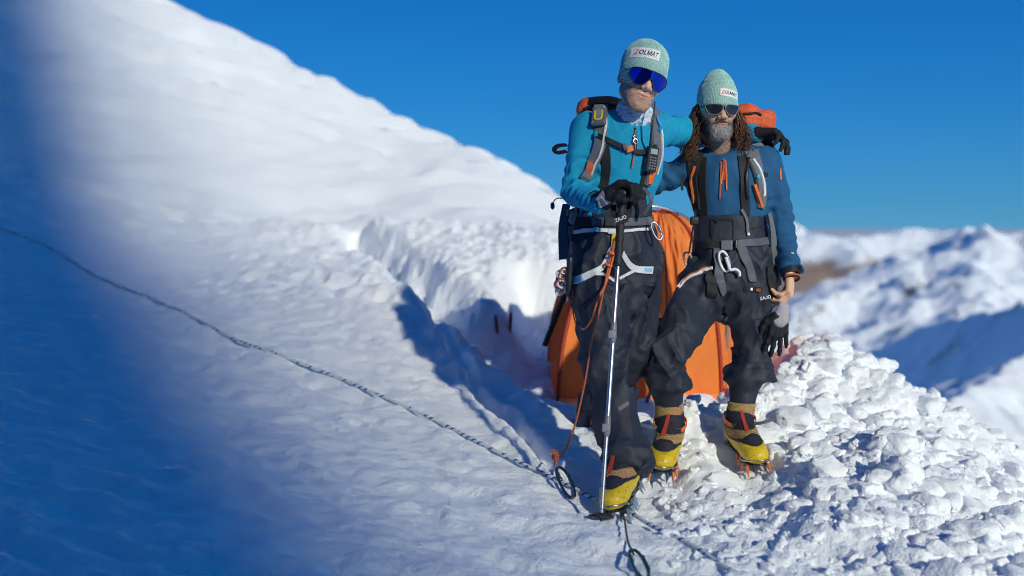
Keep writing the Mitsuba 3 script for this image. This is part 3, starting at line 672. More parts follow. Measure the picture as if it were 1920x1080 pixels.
# gloves worn by the taller man: one closed on the pole, one lying over his friend's shoulder
gA = hand_bones(A['wr'] + V(.010, -.012, .012), V(.74, -.40, .52), V(.25, -.25, -.93), -1, ((42, 62, 40), (46, 66, 42), (52, 66, 42), (58, 66, 42)), 0, 1.18, ((.6, .6, .45), (.2, .75, .75), (-.05, .7, .8)), 1.25)
gA.append((A['wr'] - unit(A['wr']-A['er'])*.035, A['wr'] + V(.012, -.012, .004), .046, .038))
gk = part(PA, 'glove', hand_mesh(gA, .0036, crease=.003, k=.010), 'm_glove', smooth=True, label='black glove closed over the pole grip')
gL = hand_bones(A['wl'], V(.90, -.36, -.02), V(-.10, -.35, -.9), 1, ((38, 30, 16), (46, 34, 20), (52, 38, 22), (58, 42, 24)), 6, 1.05, ((.55, .6, .5), (.3, .6, .8), (.1, .5, .9)), 1.22)
gL.append((A['wl'] - unit(A['wl']-A['el'])*.05, A['wl'], .046, .040))
part(PA, 'glove', hand_mesh(gL, .0036, crease=.003, k=.010), 'm_glove', smooth=True, label='black glove resting over the other man’s shoulder'.replace('’', "'"))

# neck tube of the taller man, beard and hair of the other
def gaiter(p):
    c = at(1189, 214, 4.785).astype(np.float32); R = (rot((0, 1, 0), 10) @ rot((1, 0, 0), 14)).astype(np.float32); q = (p - c) @ R
    rr = np.sqrt((q[:, 0]*.98)**2 + (q[:, 1]*.92)**2) - (.064 + .16*np.clip(-q[:, 2], -.03, .05))
    d = np.sqrt(rr**2 + (np.maximum(np.abs(q[:, 2]) - .026, 0))**2) - .013
    return with_noise(d, p, lambda x: .011*(.55 - ridge(x, (15, 15, 42), 141, 2)), .03)
part(PA, 'neck_tube', nets(gaiter, at(1189, 214, 4.785)-.13, at(1189, 214, 4.785)+.13, .0042), 'm_scarf', smooth=True, label='pale blue patterned neck tube')

def beard_b(p):
    q = to_local(HB, p); d = face_sdf(q) - (.0022 + .0060*np.clip((-.07-q[:, 2])/.03, 0, 1))
    x, y, z = q.T
    reg = smax(smax(z + .070 - .45*np.maximum(np.abs(x)-.030, 0)*(1), y + .004, .01), -(.16 + z), .01)
    reg = smax(reg, -s_ell(q, (0, -.092, -.0725), (.023, .03, .0105)), .006)
    mous = smax(s_cap(q, (-.028, -.088, -.066), (0, -.099, -.058), .0052, .0066), s_ell(q, (0, -.095, -.06), (.05, .05, .02)), .01)
    mous = np.minimum(mous, s_cap(q, (.028, -.088, -.066), (0, -.099, -.058), .0052, .0066))
    d = smin(smax(d, reg, .012), mous, .006)
    return with_noise(d, q, lambda v: .0060*(.5 - ridge(v, (120, 120, 38), 151, 2)), .03)*HB['s']
bm = nets(beard_b, HB['c'] - V(.11, .16, .18), HB['c'] + V(.11, .08, .02), .0026)
bq = to_local(HB, bm.vertices); g = np.clip((-.066 - bq[:, 2])/.012, 0, 1)*np.clip((.056-np.abs(bq[:, 0]))/.022, 0, 1)*np.clip((-bq[:, 1]-.0)/.04, 0, 1)
g = np.clip(g*(.1 + 1.5*meshkit.fbm(bq*[150, 150, 50], 2, 3)), 0, 1)[:, None]
part(PB, 'beard', bm, 'm_beard', smooth=True, color=np.array([.055, .038, .032])*(1-g) + np.array([.27, .26, .265])*g, label='short beard, dark at the lip and grey on the chin')
def hair_core(p):
    q = to_local(HB, p)
    d = s_ell(q, (0, .055, -.04), (.088, .075, .12))
    for x, zz, dx in ((-1, -.20, .112), (1, -.205, .135)):
        d = smin(d, s_cap(q, (x*.082, .03, -.01), (x*dx*.94, .03, zz*.62), .020, .028), .03); d = smin(d, s_cap(q, (x*dx*.94, .03, zz*.62), (x*dx*.96, .02, zz*.93), .028, .014), .02)
    d = smax(d, -s_ell(q, (0, -.05, -.08), (.078, .085, .14)), .01)
    return with_noise(d, q, lambda v: .016*(.5 - ridge(v, (26, 26, 9), 161, 3)), .05)*HB['s']
hair = [nets(hair_core, HB['c'] - V(.24, .14, .28), HB['c'] + V(.24, .2, .14), .005)]
rh = random.Random(5)
for i in range(1300):
    sgn = rh.choice((-1, 1)); a = rh.uniform(-.35, 1.25); rad = rh.uniform(.078, .092)
    P0 = V(sgn*rad*math.cos(a*.9), .012 + .09*math.sin(a), rh.uniform(-.015, .02)); L = rh.uniform(.11, .245) * (1 if a < .9 else .85)
    out = rh.uniform(.010, .062 if sgn < 0 else .085); fwd = rh.uniform(-.045, .03); n = 26; t = np.linspace(0, 1, n); amp = rh.uniform(.006, .026); fq = rh.uniform(1.1, 2.8); ph = rh.uniform(0, 6.28)
    x = P0[0] + sgn*out*(t**.8) + amp*t*np.sin(fq*t*6.28 + ph); y = P0[1] + fwd*t + amp*t*np.cos(fq*t*6.28 + ph); z = P0[2] - L*t**1.0
    inside = (np.hypot(x, y + .01) < .083) & (z < .02); x = np.where(inside, sgn*np.maximum(np.abs(x), .080), x)
    hair.append(tube(to_world(HB, np.stack([x, y, z], -1)), np.linspace(.0017, .0009, n)*rh.uniform(.6, 1.3), 5))
part(PB, 'hair', cat(hair), 'm_hair', smooth=True, label='long wavy brown hair reaching the shoulders')

# sunglasses
def lens_sheet(H, top, bot, x0, x1, y0, curve, n=44, m=9, thick=.003):
    x = np.linspace(x0, x1, n)[:, None]; t = np.linspace(0, 1, m)[None]
    zt, zb = top(x), bot(x); z = zb + (zt-zb)*t; X = np.broadcast_to(x, z.shape)
    y = y0 + curve*X**2 + .5*np.abs(z)*.12; v = np.stack([X, y, z], -1).reshape(-1, 3); v2 = v + [0, thick, 0]; a = (np.arange(n-1)[:, None]*m + np.arange(m-1)[None]).ravel(); k = n*m
    f = np.vstack([np.stack([a, a+m, a+m+1], -1), np.stack([a, a+m+1, a+1], -1)]); rim = np.array(list(range(0, m)) + [i*m+m-1 for i in range(1, n)] + [(n-1)*m+j for j in range(m-2, -1, -1)] + [i*m for i in range(n-2, 0, -1)]); nx = np.roll(rim, -1)
    f = np.vstack([f, f[:, ::-1]+k, np.stack([rim, rim+k, nx+k], -1), np.stack([rim, nx+k, nx], -1)])
    return trimesh.Trimesh(to_world(H, np.vstack([v, v2])), f, process=False), to_world(H, v[rim])
GA = thing('sunglasses', 'blue mirrored one-piece shield sunglasses on the taller man', 'sunglasses')
sstep = lambda a, b, x: np.clip((x-a)/(b-a), 0, 1)**2*(3-2*np.clip((x-a)/(b-a), 0, 1))
topA = lambda x: .027 - .010*(np.abs(x)/.078)**4 - .5*np.maximum(np.abs(x)-.070, 0)
botA = lambda x: -.037 + .036*np.exp(-(x/.017)**2) + .030*sstep(.050, .082, np.abs(x)) - .002
lm, rim = lens_sheet(HA, topA, botA, -.080, .080, -.122, 7.5)
part(GA, 'lens', lm, 'm_blue_mirror', smooth=50, label='blue mirrored lens')
part(GA, 'frame', tube(rim, .0024, 6, closed=True), 'm_plastic', smooth=True)
for x in (-1, 1): part(GA, 'temple', tube(to_world(HA, smooth_path([(x*.080, -.074, .008), (x*.086, -.03, .006), (x*.085, .02, .004)], 12)), .0035, 6), 'm_plastic', smooth=True)
GB = thing('sunglasses', 'dark two-lens sunglasses with grey half frame on the bearded man', 'sunglasses')
for x in (-1, 1):
    t0 = lambda u, x=x: .0165 - .5*((u*x-.040)/.036)**4*.012; b0 = lambda u, x=x: -.029 + .032*np.abs((u*x-.039)/.036)**3.2
    lm, rim = lens_sheet(HB, t0, b0, *((.005, .076) if x > 0 else (-.076, -.005)), -.121, 6.4, 24)
    part(GB, 'lens', lm, 'm_dark_lens', smooth=50); part(GB, 'frame', tube(rim, .0019, 6, closed=True), 'm_plastic_grey', smooth=True)
    part(GB, 'temple', tube(to_world(HB, smooth_path([(x*.076, -.084, .008), (x*.084, -.03, .006), (x*.084, .02, .004)], 12)), .0032, 6), 'm_orange_dull' if x > 0 else 'm_plastic', smooth=True)
part(GB, 'bridge', tube(to_world(HB, smooth_path([(-.012, -.121, .010), (0, -.123, .012), (.012, -.121, .010)], 8)), .003, 6), 'm_plastic_grey', smooth=True)
# ---------------------------------------------------------------- boots and crampons
def boot_frame(ank, toe_dir, z, roll=0., pitch=0., Rx=0.):
    """Axes of a boot: columns right, toe, up; origin on the ground under the ankle."""
    F = unit(V(toe_dir[0], toe_dir[1], math.sin(math.radians(pitch)))); U = unit(V(0, 0, 1) - F*F[2]); S = np.cross(F, U)
    R = np.column_stack([S, F, U]); R = R @ rot((0, 1, 0), roll)
    return R, V(ank[0], ank[1], z)
def make_boot(P, R, o, cuff_top, seed, label, s=1.0):
    f32 = R.astype(np.float32)
    L = lambda p: ((p - o.astype(np.float32)) @ f32)/np.float32(s)
    Wd = lambda q: o + (np.asarray(q, float)*s) @ R.T
    def vol(q):
        d = s_cap(q, (0, -.062, .052), (0, .03, .056), .050, .047); d = smin(d, s_cap(q, (0, .03, .056), (.003, .135, .052), .047, .053), .03)
        d = smin(d, s_ell(q, (.002, .180, .048), (.050, .055, .040)), .02); d = smin(d, s_cap(q, (0, -.030, .09), (0, -.024, .125), .055, .056), .03)
        d = smin(d, s_cap(q, (0, -.01, .112), (.002, .125, .076), .056, .040), .03); return smax(d, .016 - q[:, 2], .006)
    line = lambda q: q[:, 2] - (.058 + .030*np.clip((q[:, 1]-.02)/.12, 0, 1) + .028*np.clip((-q[:, 1]-.02)/.06, 0, 1) - .02*np.clip((q[:, 1]-.16)/.06, 0, 1)*0)
    def shell(p): q = L(p); return smax(vol(q) - .0035, line(q), .004)*s
    def upper(p):
        q = L(p); d = smax(vol(q), -line(q) - .012, .004)
        return with_noise(d, q, lambda v: .004*(.5 - ridge(v, (22, 22, 50), seed, 2)), .03)*s
    def mesh_panel(p):
        q = L(p); d = vol(q) - .0022; b = np.abs(q[:, 2] - (.072 + .035*np.clip((q[:, 1]-.02)/.12, 0, 1)) - .012) - .020
        return smax(smax(d, b, .003), np.abs(q[:, 1]-.05) - .085, .003)*s
    def sole(p): q = L(p); d = smax(vol(q) - .006, np.abs(q[:, 2]-.012) - .012, .003); return d*s
    c = Wd((0, .06, .10)); e = .30*s; lo, hi = c - e, c + e
    bk = numbered(f'{P}__boot'); labels[bk] = {'label': label}
    scene[bk] = mikit.ply(nets(upper, lo, hi, .0042), 'm_boot_dark', smooth=True)
    k = lambda n: numbered(f'{bk}__{n}')
    scene[k('shell')] = mikit.ply(nets(shell, lo, hi, .0042), 'm_yellow_shell', smooth=True)
    scene[k('mesh_panel')] = mikit.ply(nets(mesh_panel, lo, hi, .0042), 'm_boot_mesh', smooth=True)
    scene[k('sole')] = mikit.ply(nets(sole, lo, hi, .005), 'm_rubber', smooth=True)
    if cuff_top is not None:
        def cuff(p): d = s_cap(p, Wd((0, -.024, .10)), cuff_top, .059*s, .061*s); d = smax(d, p[:, 2]-np.float32(cuff_top[2]), .004); return d
        def band(p): return smax(cuff(p) - .002, np.abs(L(p)[:, 2] - .142 + .35*(L(p)[:, 0])*(1 if seed % 2 else -1)) - .014, .003)
        a, b = np.minimum(Wd((0, -.02, .10)), cuff_top), np.maximum(Wd((0, -.02, .10)), cuff_top)
        scene[k('knit_cuff')] = mikit.ply(nets(cuff, a-.09, b+.09, .0045), 'm_boot_mesh', smooth=True)
        scene[k('ankle_band')] = mikit.ply(nets(band, a-.09, b+.09, .0045), 'm_boot_dark', smooth=True)
    vw = lambda p: vol(L(p))*s
    lace = []
    for t in np.linspace(0, 1, 18):                              # orange pull tape down the instep
        y = .028 + .105*t; z = .150 - .055*t; q = V(.004 + .010*t, y, z + .06)
        for _ in range(60): q = q - unit(V(0, .45, .89))*np.clip(float(vol(q[None].astype(np.float32))[0]), -.02, .02)*.9
        lace.append(q)
    lace = np.array(lace); scene[k('lace_tape')] = mikit.ply(ribbon(Wd(lace + V(0, .001, .002)), R @ unit(V(0, .5, .86)),   .017*s*np.linspace(.8, 1.15, 18), .003), 'm_red_web', smooth=35)
    return bk, Wd, vw
def make_crampon(R, o, label, strap=True, s=1.0, tail=1, spk='m_spike_orange'):
    C = thing('crampon', label, 'crampon', None)
    W = lambda q: o + (np.asarray(q, float)*s) @ R.T
    bars = []
    for x in (-1, 1):
        pts = [(x*.030, -.095, .000), (x*.036, -.05, -.002), (x*.030, .02, -.002), (x*.044, .10, -.002), (x*.048, .16, .000), (x*.030, .215, .002)]
        q = smooth_path(pts, 22); bars.append(ribbon(W(q), R @ V(x, 0, 0), .020*s, .004))
    for y, w in ((-.085, .032), (-.02, .034), (.06, .036), (.12, .047), (.185, .042)): bars.append(ribbon(W(np.linspace((-w, y, -.001), (w, y, -.001), 4)), R @ V(0, 0, 1), .022*s, .004))
    part(C, 'frame', cat(bars), 'm_dark_metal')
    part(C, 'snow_plate', place(rbox(.074*s, .11*s, .010*s, .4), R, W((0, .12, .004))), 'm_rubber'); part(C, 'snow_plate', place(rbox(.058*s, .075*s, .010*s, .4), R, W((0, -.055, .004))), 'm_rubber')
    def spike(a, b, w=.011):
        a, b = W(a), W(b); d = unit(b-a); m = trimesh.creation.cone(w*s, np.linalg.norm(b-a), sections=4); F = frame(d, R[:, 1]); m.apply_scale((1, .45, 1)) if False else None
        return place(m, F, a)
    n = 0
    for y, w in ((-.092, .033), (-.045, .037), (.065, .040), (.115, .048), (.160, .050)):
        for x in (-1, 1): part(C, 'spike', spike((x*w, y, .002), (x*(w+.012), y + (.006 if y > 0 else -.006), -.044)), spk if (y > .0) else 'm_steel', smooth=False)
    for x in (-1, 1):
        part(C, 'front_spike', spike((x*.024, .205, .002), (x*.026, .262, -.022), .010), 'm_steel', smooth=False)
        part(C, 'front_spike', spike((x*.044, .195, .002), (x*.054, .236, -.040), .010), spk, smooth=False)
    th = np.linspace(-.15*math.pi, 1.15*math.pi, 24); bail = np.stack([.055*np.cos(th), .158 + .090*np.sin(th), .014 + .030*np.clip(np.sin(th), 0, 1)], -1)
    part(C, 'toe_bail', tube(W(bail), .0035*s, 8), 'm_steel', smooth=True)
    part(C, 'heel_lever', place(rbox(.030*s, .012*s, .062*s, .2), R @ rot((1, 0, 0), -12), W((0, -.122, .055))), 'm_plastic')
    part(C, 'heel_wire', tube(W(smooth_path([(-.036, -.07, .0), (-.040, -.112, .04), (0, -.122, .07), (.040, -.112, .04), (.036, -.07, .0)], 20)), .003*s, 6), 'm_steel', smooth=True)
    if strap:
        th = np.linspace(0, 2*math.pi, 40); ring = np.stack([.0670*np.cos(th), -.022 + .0715*np.sin(th) + .008*(np.sin(th) > 0), .128 + .012*-np.sin(th)], -1)
        part(C, 'strap', ribbon(W(ring), np.stack([np.cos(th), np.sin(th), 0*th], -1) @ R.T, .018*s, .004), 'm_orange')
        part(C, 'strap_buckle', place(rbox(.028*s, .012*s, .026*s, .2), R @ rot((0, 0, 1), 25*tail), W((tail*-.040, .042, .122))), 'm_plastic')
        tl = smooth_path([(tail*.045, .040, .122), (tail*.075, .056, .130), (tail*.120, .062, .142)], 10); part(C, 'strap_tail', ribbon(W(tl), R @ V(0, 1, .3), .014*s, .003), 'm_grey_web')
    return C
def sole_z(x, y, d=.0): return float(ground(x, y)[0]) + d
bA = K1['ar'] + V(-.012, -.02, 0); RfA, ofA = boot_frame(bA, (-.30, -.95), ZC - 1.065, 13, -9)
make_boot(PA, RfA, ofA, K1['ar'] + V(0, 0, .035), 171, 'yellow and black mountain boot set forward in the snow', 1.06)
make_crampon(RfA, ofA, 'steel crampon under the front boot of the taller man', False, 1.06, 1, 'm_steel')
bA2 = K1['al']; RrA, orA = boot_frame(bA2, (.30, -.95), ZC - .905, -6, 0)
make_boot(PA, RrA, orA, None, 172, 'yellow and black boot half hidden behind the front leg', 1.0)
make_crampon(RrA, orA, 'crampon on the hidden rear boot of the taller man', False, 1.0)
bB1 = K2['ar'] + V(-.004, -.015, 0); R1, o1 = boot_frame(bB1, (-.26, -.96), ZC - 1.0, -4, -13)
make_boot(PB, R1, o1, K2['ar'] + V(0, 0, .012), 173, 'yellow and black mountain boot beside the taller man’s shin'.replace('’', "'"), 1.06)
make_crampon(R1, o1, 'crampon strapped in orange to the boot between the two men', True, 1.06, 1)
bB2 = K2['al'] + V(-.004, -.01, 0); R2, o2 = boot_frame(bB2, (.16, -.98), ZC - .998, 5, -12)
make_boot(PB, R2, o2, K2['al'] + V(0, 0, .012), 174, 'yellow and black mountain boot farthest from the pole', 1.04)
make_crampon(R2, o2, 'crampon strapped in orange to the boot farthest from the pole', True, 1.04, -1)

# ---------------------------------------------------------------- gear over the clothes
def fa(p): return np.minimum(sweater_a(p), trousers_a(p))
def fb(p): return np.minimum(sweater_b(p), trousers_b(p))
def band(parent, name, px, fn, width, mat, thick=.004, off=.004, n=22, label=None):
    P, N = on(px, fn, off, n); return part(parent, name, ribbon(P, N, width, thick), mat, label=label)
def block(parent, name, px, fn, size, mat, roll=0, off=0., b=.15, label=None, tilt=None):
    """A rounded block lying on fn at a photo pixel: size along the picture's right, up and off the surface."""
    p, n = hit(*px, fn); n = unit(tilt) if tilt is not None else n
    x = unit(np.cross(V(0, 0, 1), n)); x = x if x[0] > 0 else -x; z = np.cross(n, x); Rm = np.column_stack([x, z, n]); c, s = math.cos(math.radians(roll)), math.sin(math.radians(roll))
    Rm = Rm @ np.array([[c, s, 0], [-s, c, 0], [0, 0, 1]]); o = p + n*(off + size[2]/2)
    return part(parent, name, place(rbox(*size, b), Rm, o), mat, label=label), Rm, o
def ring_path(o, R, w, h, n=36, e=2.4):
    th = np.linspace(0, 2*math.pi, n, endpoint=False); c, s = np.cos(th), np.sin(th)
    return o + (np.sign(c)*np.abs(c)**(2/e)*w/2)[:, None]*R[:, 0] + (np.sign(s)*np.abs(s)**(2/e)*h/2)[:, None]*R[:, 1]
def carabiner(label, o, R, w, h, mat, r=.0045, gate='m_steel'):
    k = thing('carabiner', label, 'carabiner'); q = ring_path(o, R, w, h); part(k, 'body', tube(q, r, 8, closed=True), mat, smooth=True)
    part(k, 'gate', tube(o + np.outer(np.linspace(-.22, .22, 6)*h, R[:, 1]) + R[:, 0]*(w/2 + r*.2), r*1.35, 8), gate, smooth=True); return k

# backpack of the taller man
def pk_a(p):
    c = at(1146, 350, 5.09); d = s_box(p, c, (.155, .115, .335), .09)
    d = smin(d, s_box(p, at(1085, 440, 5.02), (.055, .085, .12), .05), .03)
    return with_noise(d, p, lambda q: .020*(.5 - ridge(q, (7, 7, 9), 201, 3)), .05)
KA = thing('backpack', 'orange and grey rucksack behind the taller man', 'backpack')
part(KA, 'pack_body', nets(pk_a, at(1146, 350, 5.09)-V(.3, .22, .42), at(1146, 350, 5.09)+V(.3, .22, .42), .007), 'm_grey_pad', smooth=True)
def lid_a(p):
    d = s_ell(p, at(1136, 208, 5.05), (.125, .12, .060), rot((0, 1, 0), 4)); d = smin(d, s_ell(p, at(1102, 212, 4.99), (.048, .07, .062)), .03)
    return with_noise(d, p, lambda q: .016*(.5 - ridge(q, (11, 11, 14), 203, 3)), .04)
part(KA, 'lid', nets(lid_a, at(1136, 208, 5.05)-.22, at(1136, 208, 5.05)+.22, .006), 'm_orange_fabric', smooth=True, label='orange lid')
part(KA, 'lid_zip', tube(smooth_path([at(1092, 206, 4.905), at(1112, 197, 4.90), at(1140, 196, 4.91), at(1160, 200, 4.92)], 18), .006, 6), 'm_black', smooth=True)
q = smooth_path([at(1062, 272, 5.03), at(1046, 274, 5.0), at(1039, 281, 4.99), at(1044, 287, 4.99), at(1062, 284, 5.02)], 20)
part(KA, 'loop', ribbon(q, unit(V(.2, -.6, .8)), .024, .004), 'm_orange', label='small orange loop')
q = smooth_path([at(1054, 372, 5.0), at(1044, 372, 4.98), at(1038, 378, 4.98), at(1036, 386, 4.98)], 10); part(KA, 'cord', tube(q, .0025, 6), 'm_black')
part(KA, 'cord_toggle', place(trimesh.creation.icosphere(2), np.diag([.010, .010, .017]), at(1036, 386, 4.98)), 'm_dark_metal', smooth=True)
band(KA, 'shoulder_strap', [(1126, 200), (1127, 230), (1128, 262), (1120, 290), (1104, 320), (1096, 338)], sweater_a, np.linspace(.062, .046, 22), 'm_grey_pad', .014, .001)
band(KA, 'strap_edge', [(1136, 206), (1137, 240), (1134, 268), (1127, 292), (1108, 326)], sweater_a, .008, 'm_white_web', .017, .003)
band(KA, 'strap_tip', [(1108, 306), (1101, 322), (1096, 336)], sweater_a, .030, 'm_orange_dull', .018, .003, 10)
band(KA, 'shoulder_strap', [(1226, 204), (1226, 232), (1228, 262), (1229, 292), (1221, 322), (1212, 346)], sweater_a, np.linspace(.058, .044, 22), 'm_grey_pad', .014, .001)
band(KA, 'strap_edge', [(1235, 232), (1236, 262), (1235, 292), (1226, 326)], sweater_a, .009, 'm_white_web', .017, .003)
band(KA, 'strap_tip', [(1224, 312), (1219, 326), (1213, 342)], sweater_a, .028, 'm_orange', .018, .003, 10)
band(KA, 'strap_loop', [(1228, 222), (1234, 236), (1229, 250)], sweater_a, .014, 'm_blue_clip', .022, .004, 10)
# chest strap
band(KA, 'chest_strap', [(1120, 256), (1133, 261), (1150, 269), (1168, 277)], sweater_a, .022, 'm_black', .004, .014)
band(KA, 'chest_strap', [(1186, 284), (1196, 286), (1212, 285)], sweater_a, .022, 'm_black', .004, .014, 10)
block(KA, 'chest_buckle', (1171, 277), sweater_a, (.020, .028, .012), 'm_plastic', -20, .010)
block(KA, 'chest_buckle', (1180, 281), sweater_a, (.032, .026, .012), 'm_orange', -20, .010, .3, 'orange half of the chest buckle')
block(KA, 'strap_clip', (1121, 255), sweater_a, (.014, .024, .010), 'm_teal', -15, .014)
# hip belt
wA = .036
band(KA, 'hip_belt', [(1068, 420), (1084, 416), (1112, 416)], trousers_a, .040, 'm_black', .008, .004, 14)
band(KA, 'hip_belt', [(1112, 416), (1122, 416), (1132, 417)], trousers_a, .036, 'm_grey_web', .006, .007, 8)
band(KA, 'hip_belt', [(1160, 418), (1190, 417), (1222, 414)], trousers_a, .036, 'm_grey_web', .006, .007, 14)
block(KA, 'belt_buckle', (1144, 417), trousers_a, (.046, .038, .012), 'm_plastic', 0, .005)
block(KA, 'hip_pad', (1078, 408), fa, (.055, .060, .030), 'm_grey_pad', 8, -.008, .4); block(KA, 'hip_pad_trim', (1075, 399), fa, (.014, .030, .012), 'm_orange', -20, .018, .3)
block(KA, 'hip_pad', (1216, 421), fa, (.030, .064, .026), 'm_grey_pad', 0, -.004, .4)
q = [at(1062, 385, 4.98), at(1057, 420, 4.93), at(1057, 450, 4.90), at(1060, 486, 4.88)]
part(KA, 'side_strap', ribbon(smooth_path(q, 16), V(-.3, -1, 0), np.linspace(.035, .055, 16), .012), 'm_grey_web')
q = [at(1206, 352, 4.62), at(1218, 366, 4.60), at(1221, 378, 4.60), at(1214, 392, 4.61), at(1207, 402, 4.62)]
part(KA, 'strap_tail', ribbon(smooth_path(q, 16), V(.2, -1, .1), .016, .003), 'm_grey_web')

# bib braces, zip, collar cord of the taller man
for px in ([(1134, 272), (1137, 305), (1134, 340), (1127, 372)], [(1213, 318), (1207, 345), (1202, 372)]): band(f'{PA}__trousers', 'brace', px, sweater_a, .040, 'm_black', .004, .003, 16)
band(f'{PA}__shirt', 'zip', [(1191, 240), (1192, 268), (1192, 284)], sweater_a, .008, 'm_black', .003, .002, 12)
band(f'{PA}__shirt', 'zip_cord', [(1191, 246), (1189, 262), (1190, 280), (1186, 300), (1184, 314)], sweater_a, .0055, 'm_orange_dull', .005, .006, 16)
for yy, rr in ((259, .009), (266, .013)):
    p, n = hit(1190, yy, sweater_a); Rr = frame(n); part(f'{PA}__shirt', 'zip_ring', tube(ring_path(p + n*.011, Rr, rr*1.5, rr*1.5, 20, 2), .0028, 6, closed=True), 'm_steel', smooth=True)
def bibpad(p): return p
block(f'{PA}__trousers', 'bib_flap', (1202, 391), trousers_a, (.060, .075, .010), 'm_trouser', -10, -.003, .3)

# position tracker and radio clipped to the straps
TR = thing('satellite_tracker', 'grey box with a yellow U clipped to a shoulder strap', 'tracker')
_, Rm, o = block(TR, 'case', (1126, 227), sweater_a, (.066, .092, .024), 'm_device', -4, .016, .35)
loc = lambda x, y, z: o + Rm @ V(x, y, z)
U_ = [(-.0155, .026, .0125), (-.0155, -.010, .0125), (-.012, -.021, .0125), (0, -.0235, .0125), (.012, -.021, .0125), (.0155, -.010, .0125), (.0155, .026, .0125)]
part(TR, 'yellow_band', ribbon(np.array([loc(*q) for q in smooth_path(U_, 30)]), Rm[:, 2], .0075, .003), 'm_yellow_web')
part(TR, 'panel', place(rbox(.022, .052, .004, .3), Rm, loc(0, .012, .0115)), 'm_plastic_grey')
for x in (-1, 1):
    for y in (-1, 1): part(TR, 'rib', ribbon(np.array([loc(x*.019, y*.030, .0122), loc(x*.028, y*.040, .0112)]), Rm[:, 2], .004, .003), 'm_plastic_grey')
RD = thing('radio', 'black handheld radio with keypad hanging on the strap', 'radio')
_, Rm, o = block(RD, 'case', (1214, 299), sweater_a, (.052, .108, .030), 'm_plastic', 7, .012, .2)
loc = lambda x, y, z: o + Rm @ V(x, y, z)
part(RD, 'screen', place(rbox(.034, .022, .003), Rm, loc(0, .034, .0155)), 'm_lcd')
for r_ in range(5):
    for c_ in range(3): part(RD, 'key', place(rbox(.0085, .0062, .003, .3), Rm, loc((c_-1)*.0125, .008 - r_*.0115, .0155)), 'm_plastic_grey')
part(RD, 'antenna', tube(smooth_path([loc(-.014, .05, 0), at(1221, 250, 4.62), at(1225, 222, 4.62), at(1228, 190, 4.64)], 20), np.linspace(.0055, .0028, 20), 6), 'm_plastic', smooth=True)
part(RD, 'knob', place(trimesh.creation.cylinder(.008, .016, sections=14), Rm @ rot((1, 0, 0), 90), loc(.014, .058, 0)), 'm_plastic')

# harness of the taller man
HN = thing('climbing_harness', 'white climbing harness with blue tipped leg loops on the taller man', 'harness')
band(HN, 'waist_belt', [(1078, 436), (1100, 433), (1130, 432), (1152, 434)], trousers_a, .017, 'm_white_web', .005, .006)
band(HN, 'waist_belt', [(1166, 434), (1190, 432), (1214, 429)], trousers_a, .013, 'm_white_web', .005, .006, 14)
block(HN, 'buckle', (1121, 432), trousers_a, (.030, .022, .008), 'm_steel', 0, .008)
block(HN, 'tie_in', (1147, 434), trousers_a, (.034, .024, .012), 'm_white_web', 0, .006, .4)
wl = np.concatenate([np.linspace(.034, .030, 8), np.linspace(.030, .018, 16)])
band(HN, 'leg_loop', [(1072, 531), (1090, 521), (1110, 513), (1126, 503), (1136, 490), (1143, 474), (1149, 462)], trousers_a, wl, 'm_white_web', .006, .004, 24)
band(HN, 'leg_loop_branch', [(1112, 514), (1130, 515), (1143, 520), (1153, 528)], trousers_a, .013, 'm_white_web', .005, .005, 14)
band(HN, 'leg_loop', [(1223, 506), (1205, 506), (1192, 504), (1180, 496), (1172, 484), (1167, 472)], trousers_a, wl[::-1][::-1], 'm_white_web', .006, .004, 24)
band(HN, 'leg_loop_branch', [(1194, 505), (1180, 511), (1168, 517), (1160, 521)], trousers_a, .012, 'm_white_web', .005, .005, 14)
band(HN, 'leg_loop_panel', [(1076, 531), (1085, 526), (1095, 521)], trousers_a, .018, 'm_light_blue', .003, .0105, 8)
band(HN, 'leg_loop_panel', [(1220, 505), (1214, 505), (1206, 505)], trousers_a, .014, 'm_light_blue', .003, .0105, 8)
band(HN, 'sling', [(1152, 438), (1150, 452), (1150, 470)], trousers_a, .017, 'm_yellow_web', .006, .010, 10, 'short yellow sling')
band(HN, 'belay_loop', [(1153, 466), (1148, 474), (1152, 482)], trousers_a, .012, 'm_white_web', .008, .008, 10)
p, n = hit(1221, 416, fa); carabiner('silver carabiner hanging at the hip in front of the tent', at(1231, 433, 4.66), np.column_stack([unit(V(.88, .2, .42)), unit(V(-.42, 0, .9)), V(0, -1, 0)]), .032, .080, 'm_alu')
# ice tool and cord at his other hip
GT = thing('ice_screw_rack', 'black tool shaft hanging with knotted orange and white cord at the hip', 'tool')
part(GT, 'shaft', tube(np.linspace(at(1069, 482, 4.66), at(1066, 556, 4.66), 8), [.013, .014, .013, .013, .015, .015, .013, .006], 10), 'm_plastic', smooth=True)
rk = random.Random(9)
for i in range(9):
    c = at(1056 + rk.uniform(-6, 7), 512 + i*4 + rk.uniform(-5, 5), 4.70 + rk.uniform(-.02, .03)); R_ = frame(V(rk.uniform(-.6, .6), -1, rk.uniform(-.6, .6)), (rk.uniform(-1, 1), 0, 1))
    part(GT, 'cord_loop', tube(ring_path(c, R_, rk.uniform(.03, .05), rk.uniform(.03, .06), 22, 2), .0048, 6, closed=True), ('m_orange_dull', 'm_white_web', 'm_white_web')[i % 3], smooth=True)
for i, (x, y) in enumerate(((1064, 566), (1068, 560))): part(GT, 'cord_end', tube(smooth_path([at(1060, 528, 4.69), at(x, 548, 4.68), at(x, y, 4.68)], 10), .004, 6), ('m_white_web', 'm_orange_dull')[i], smooth=True)
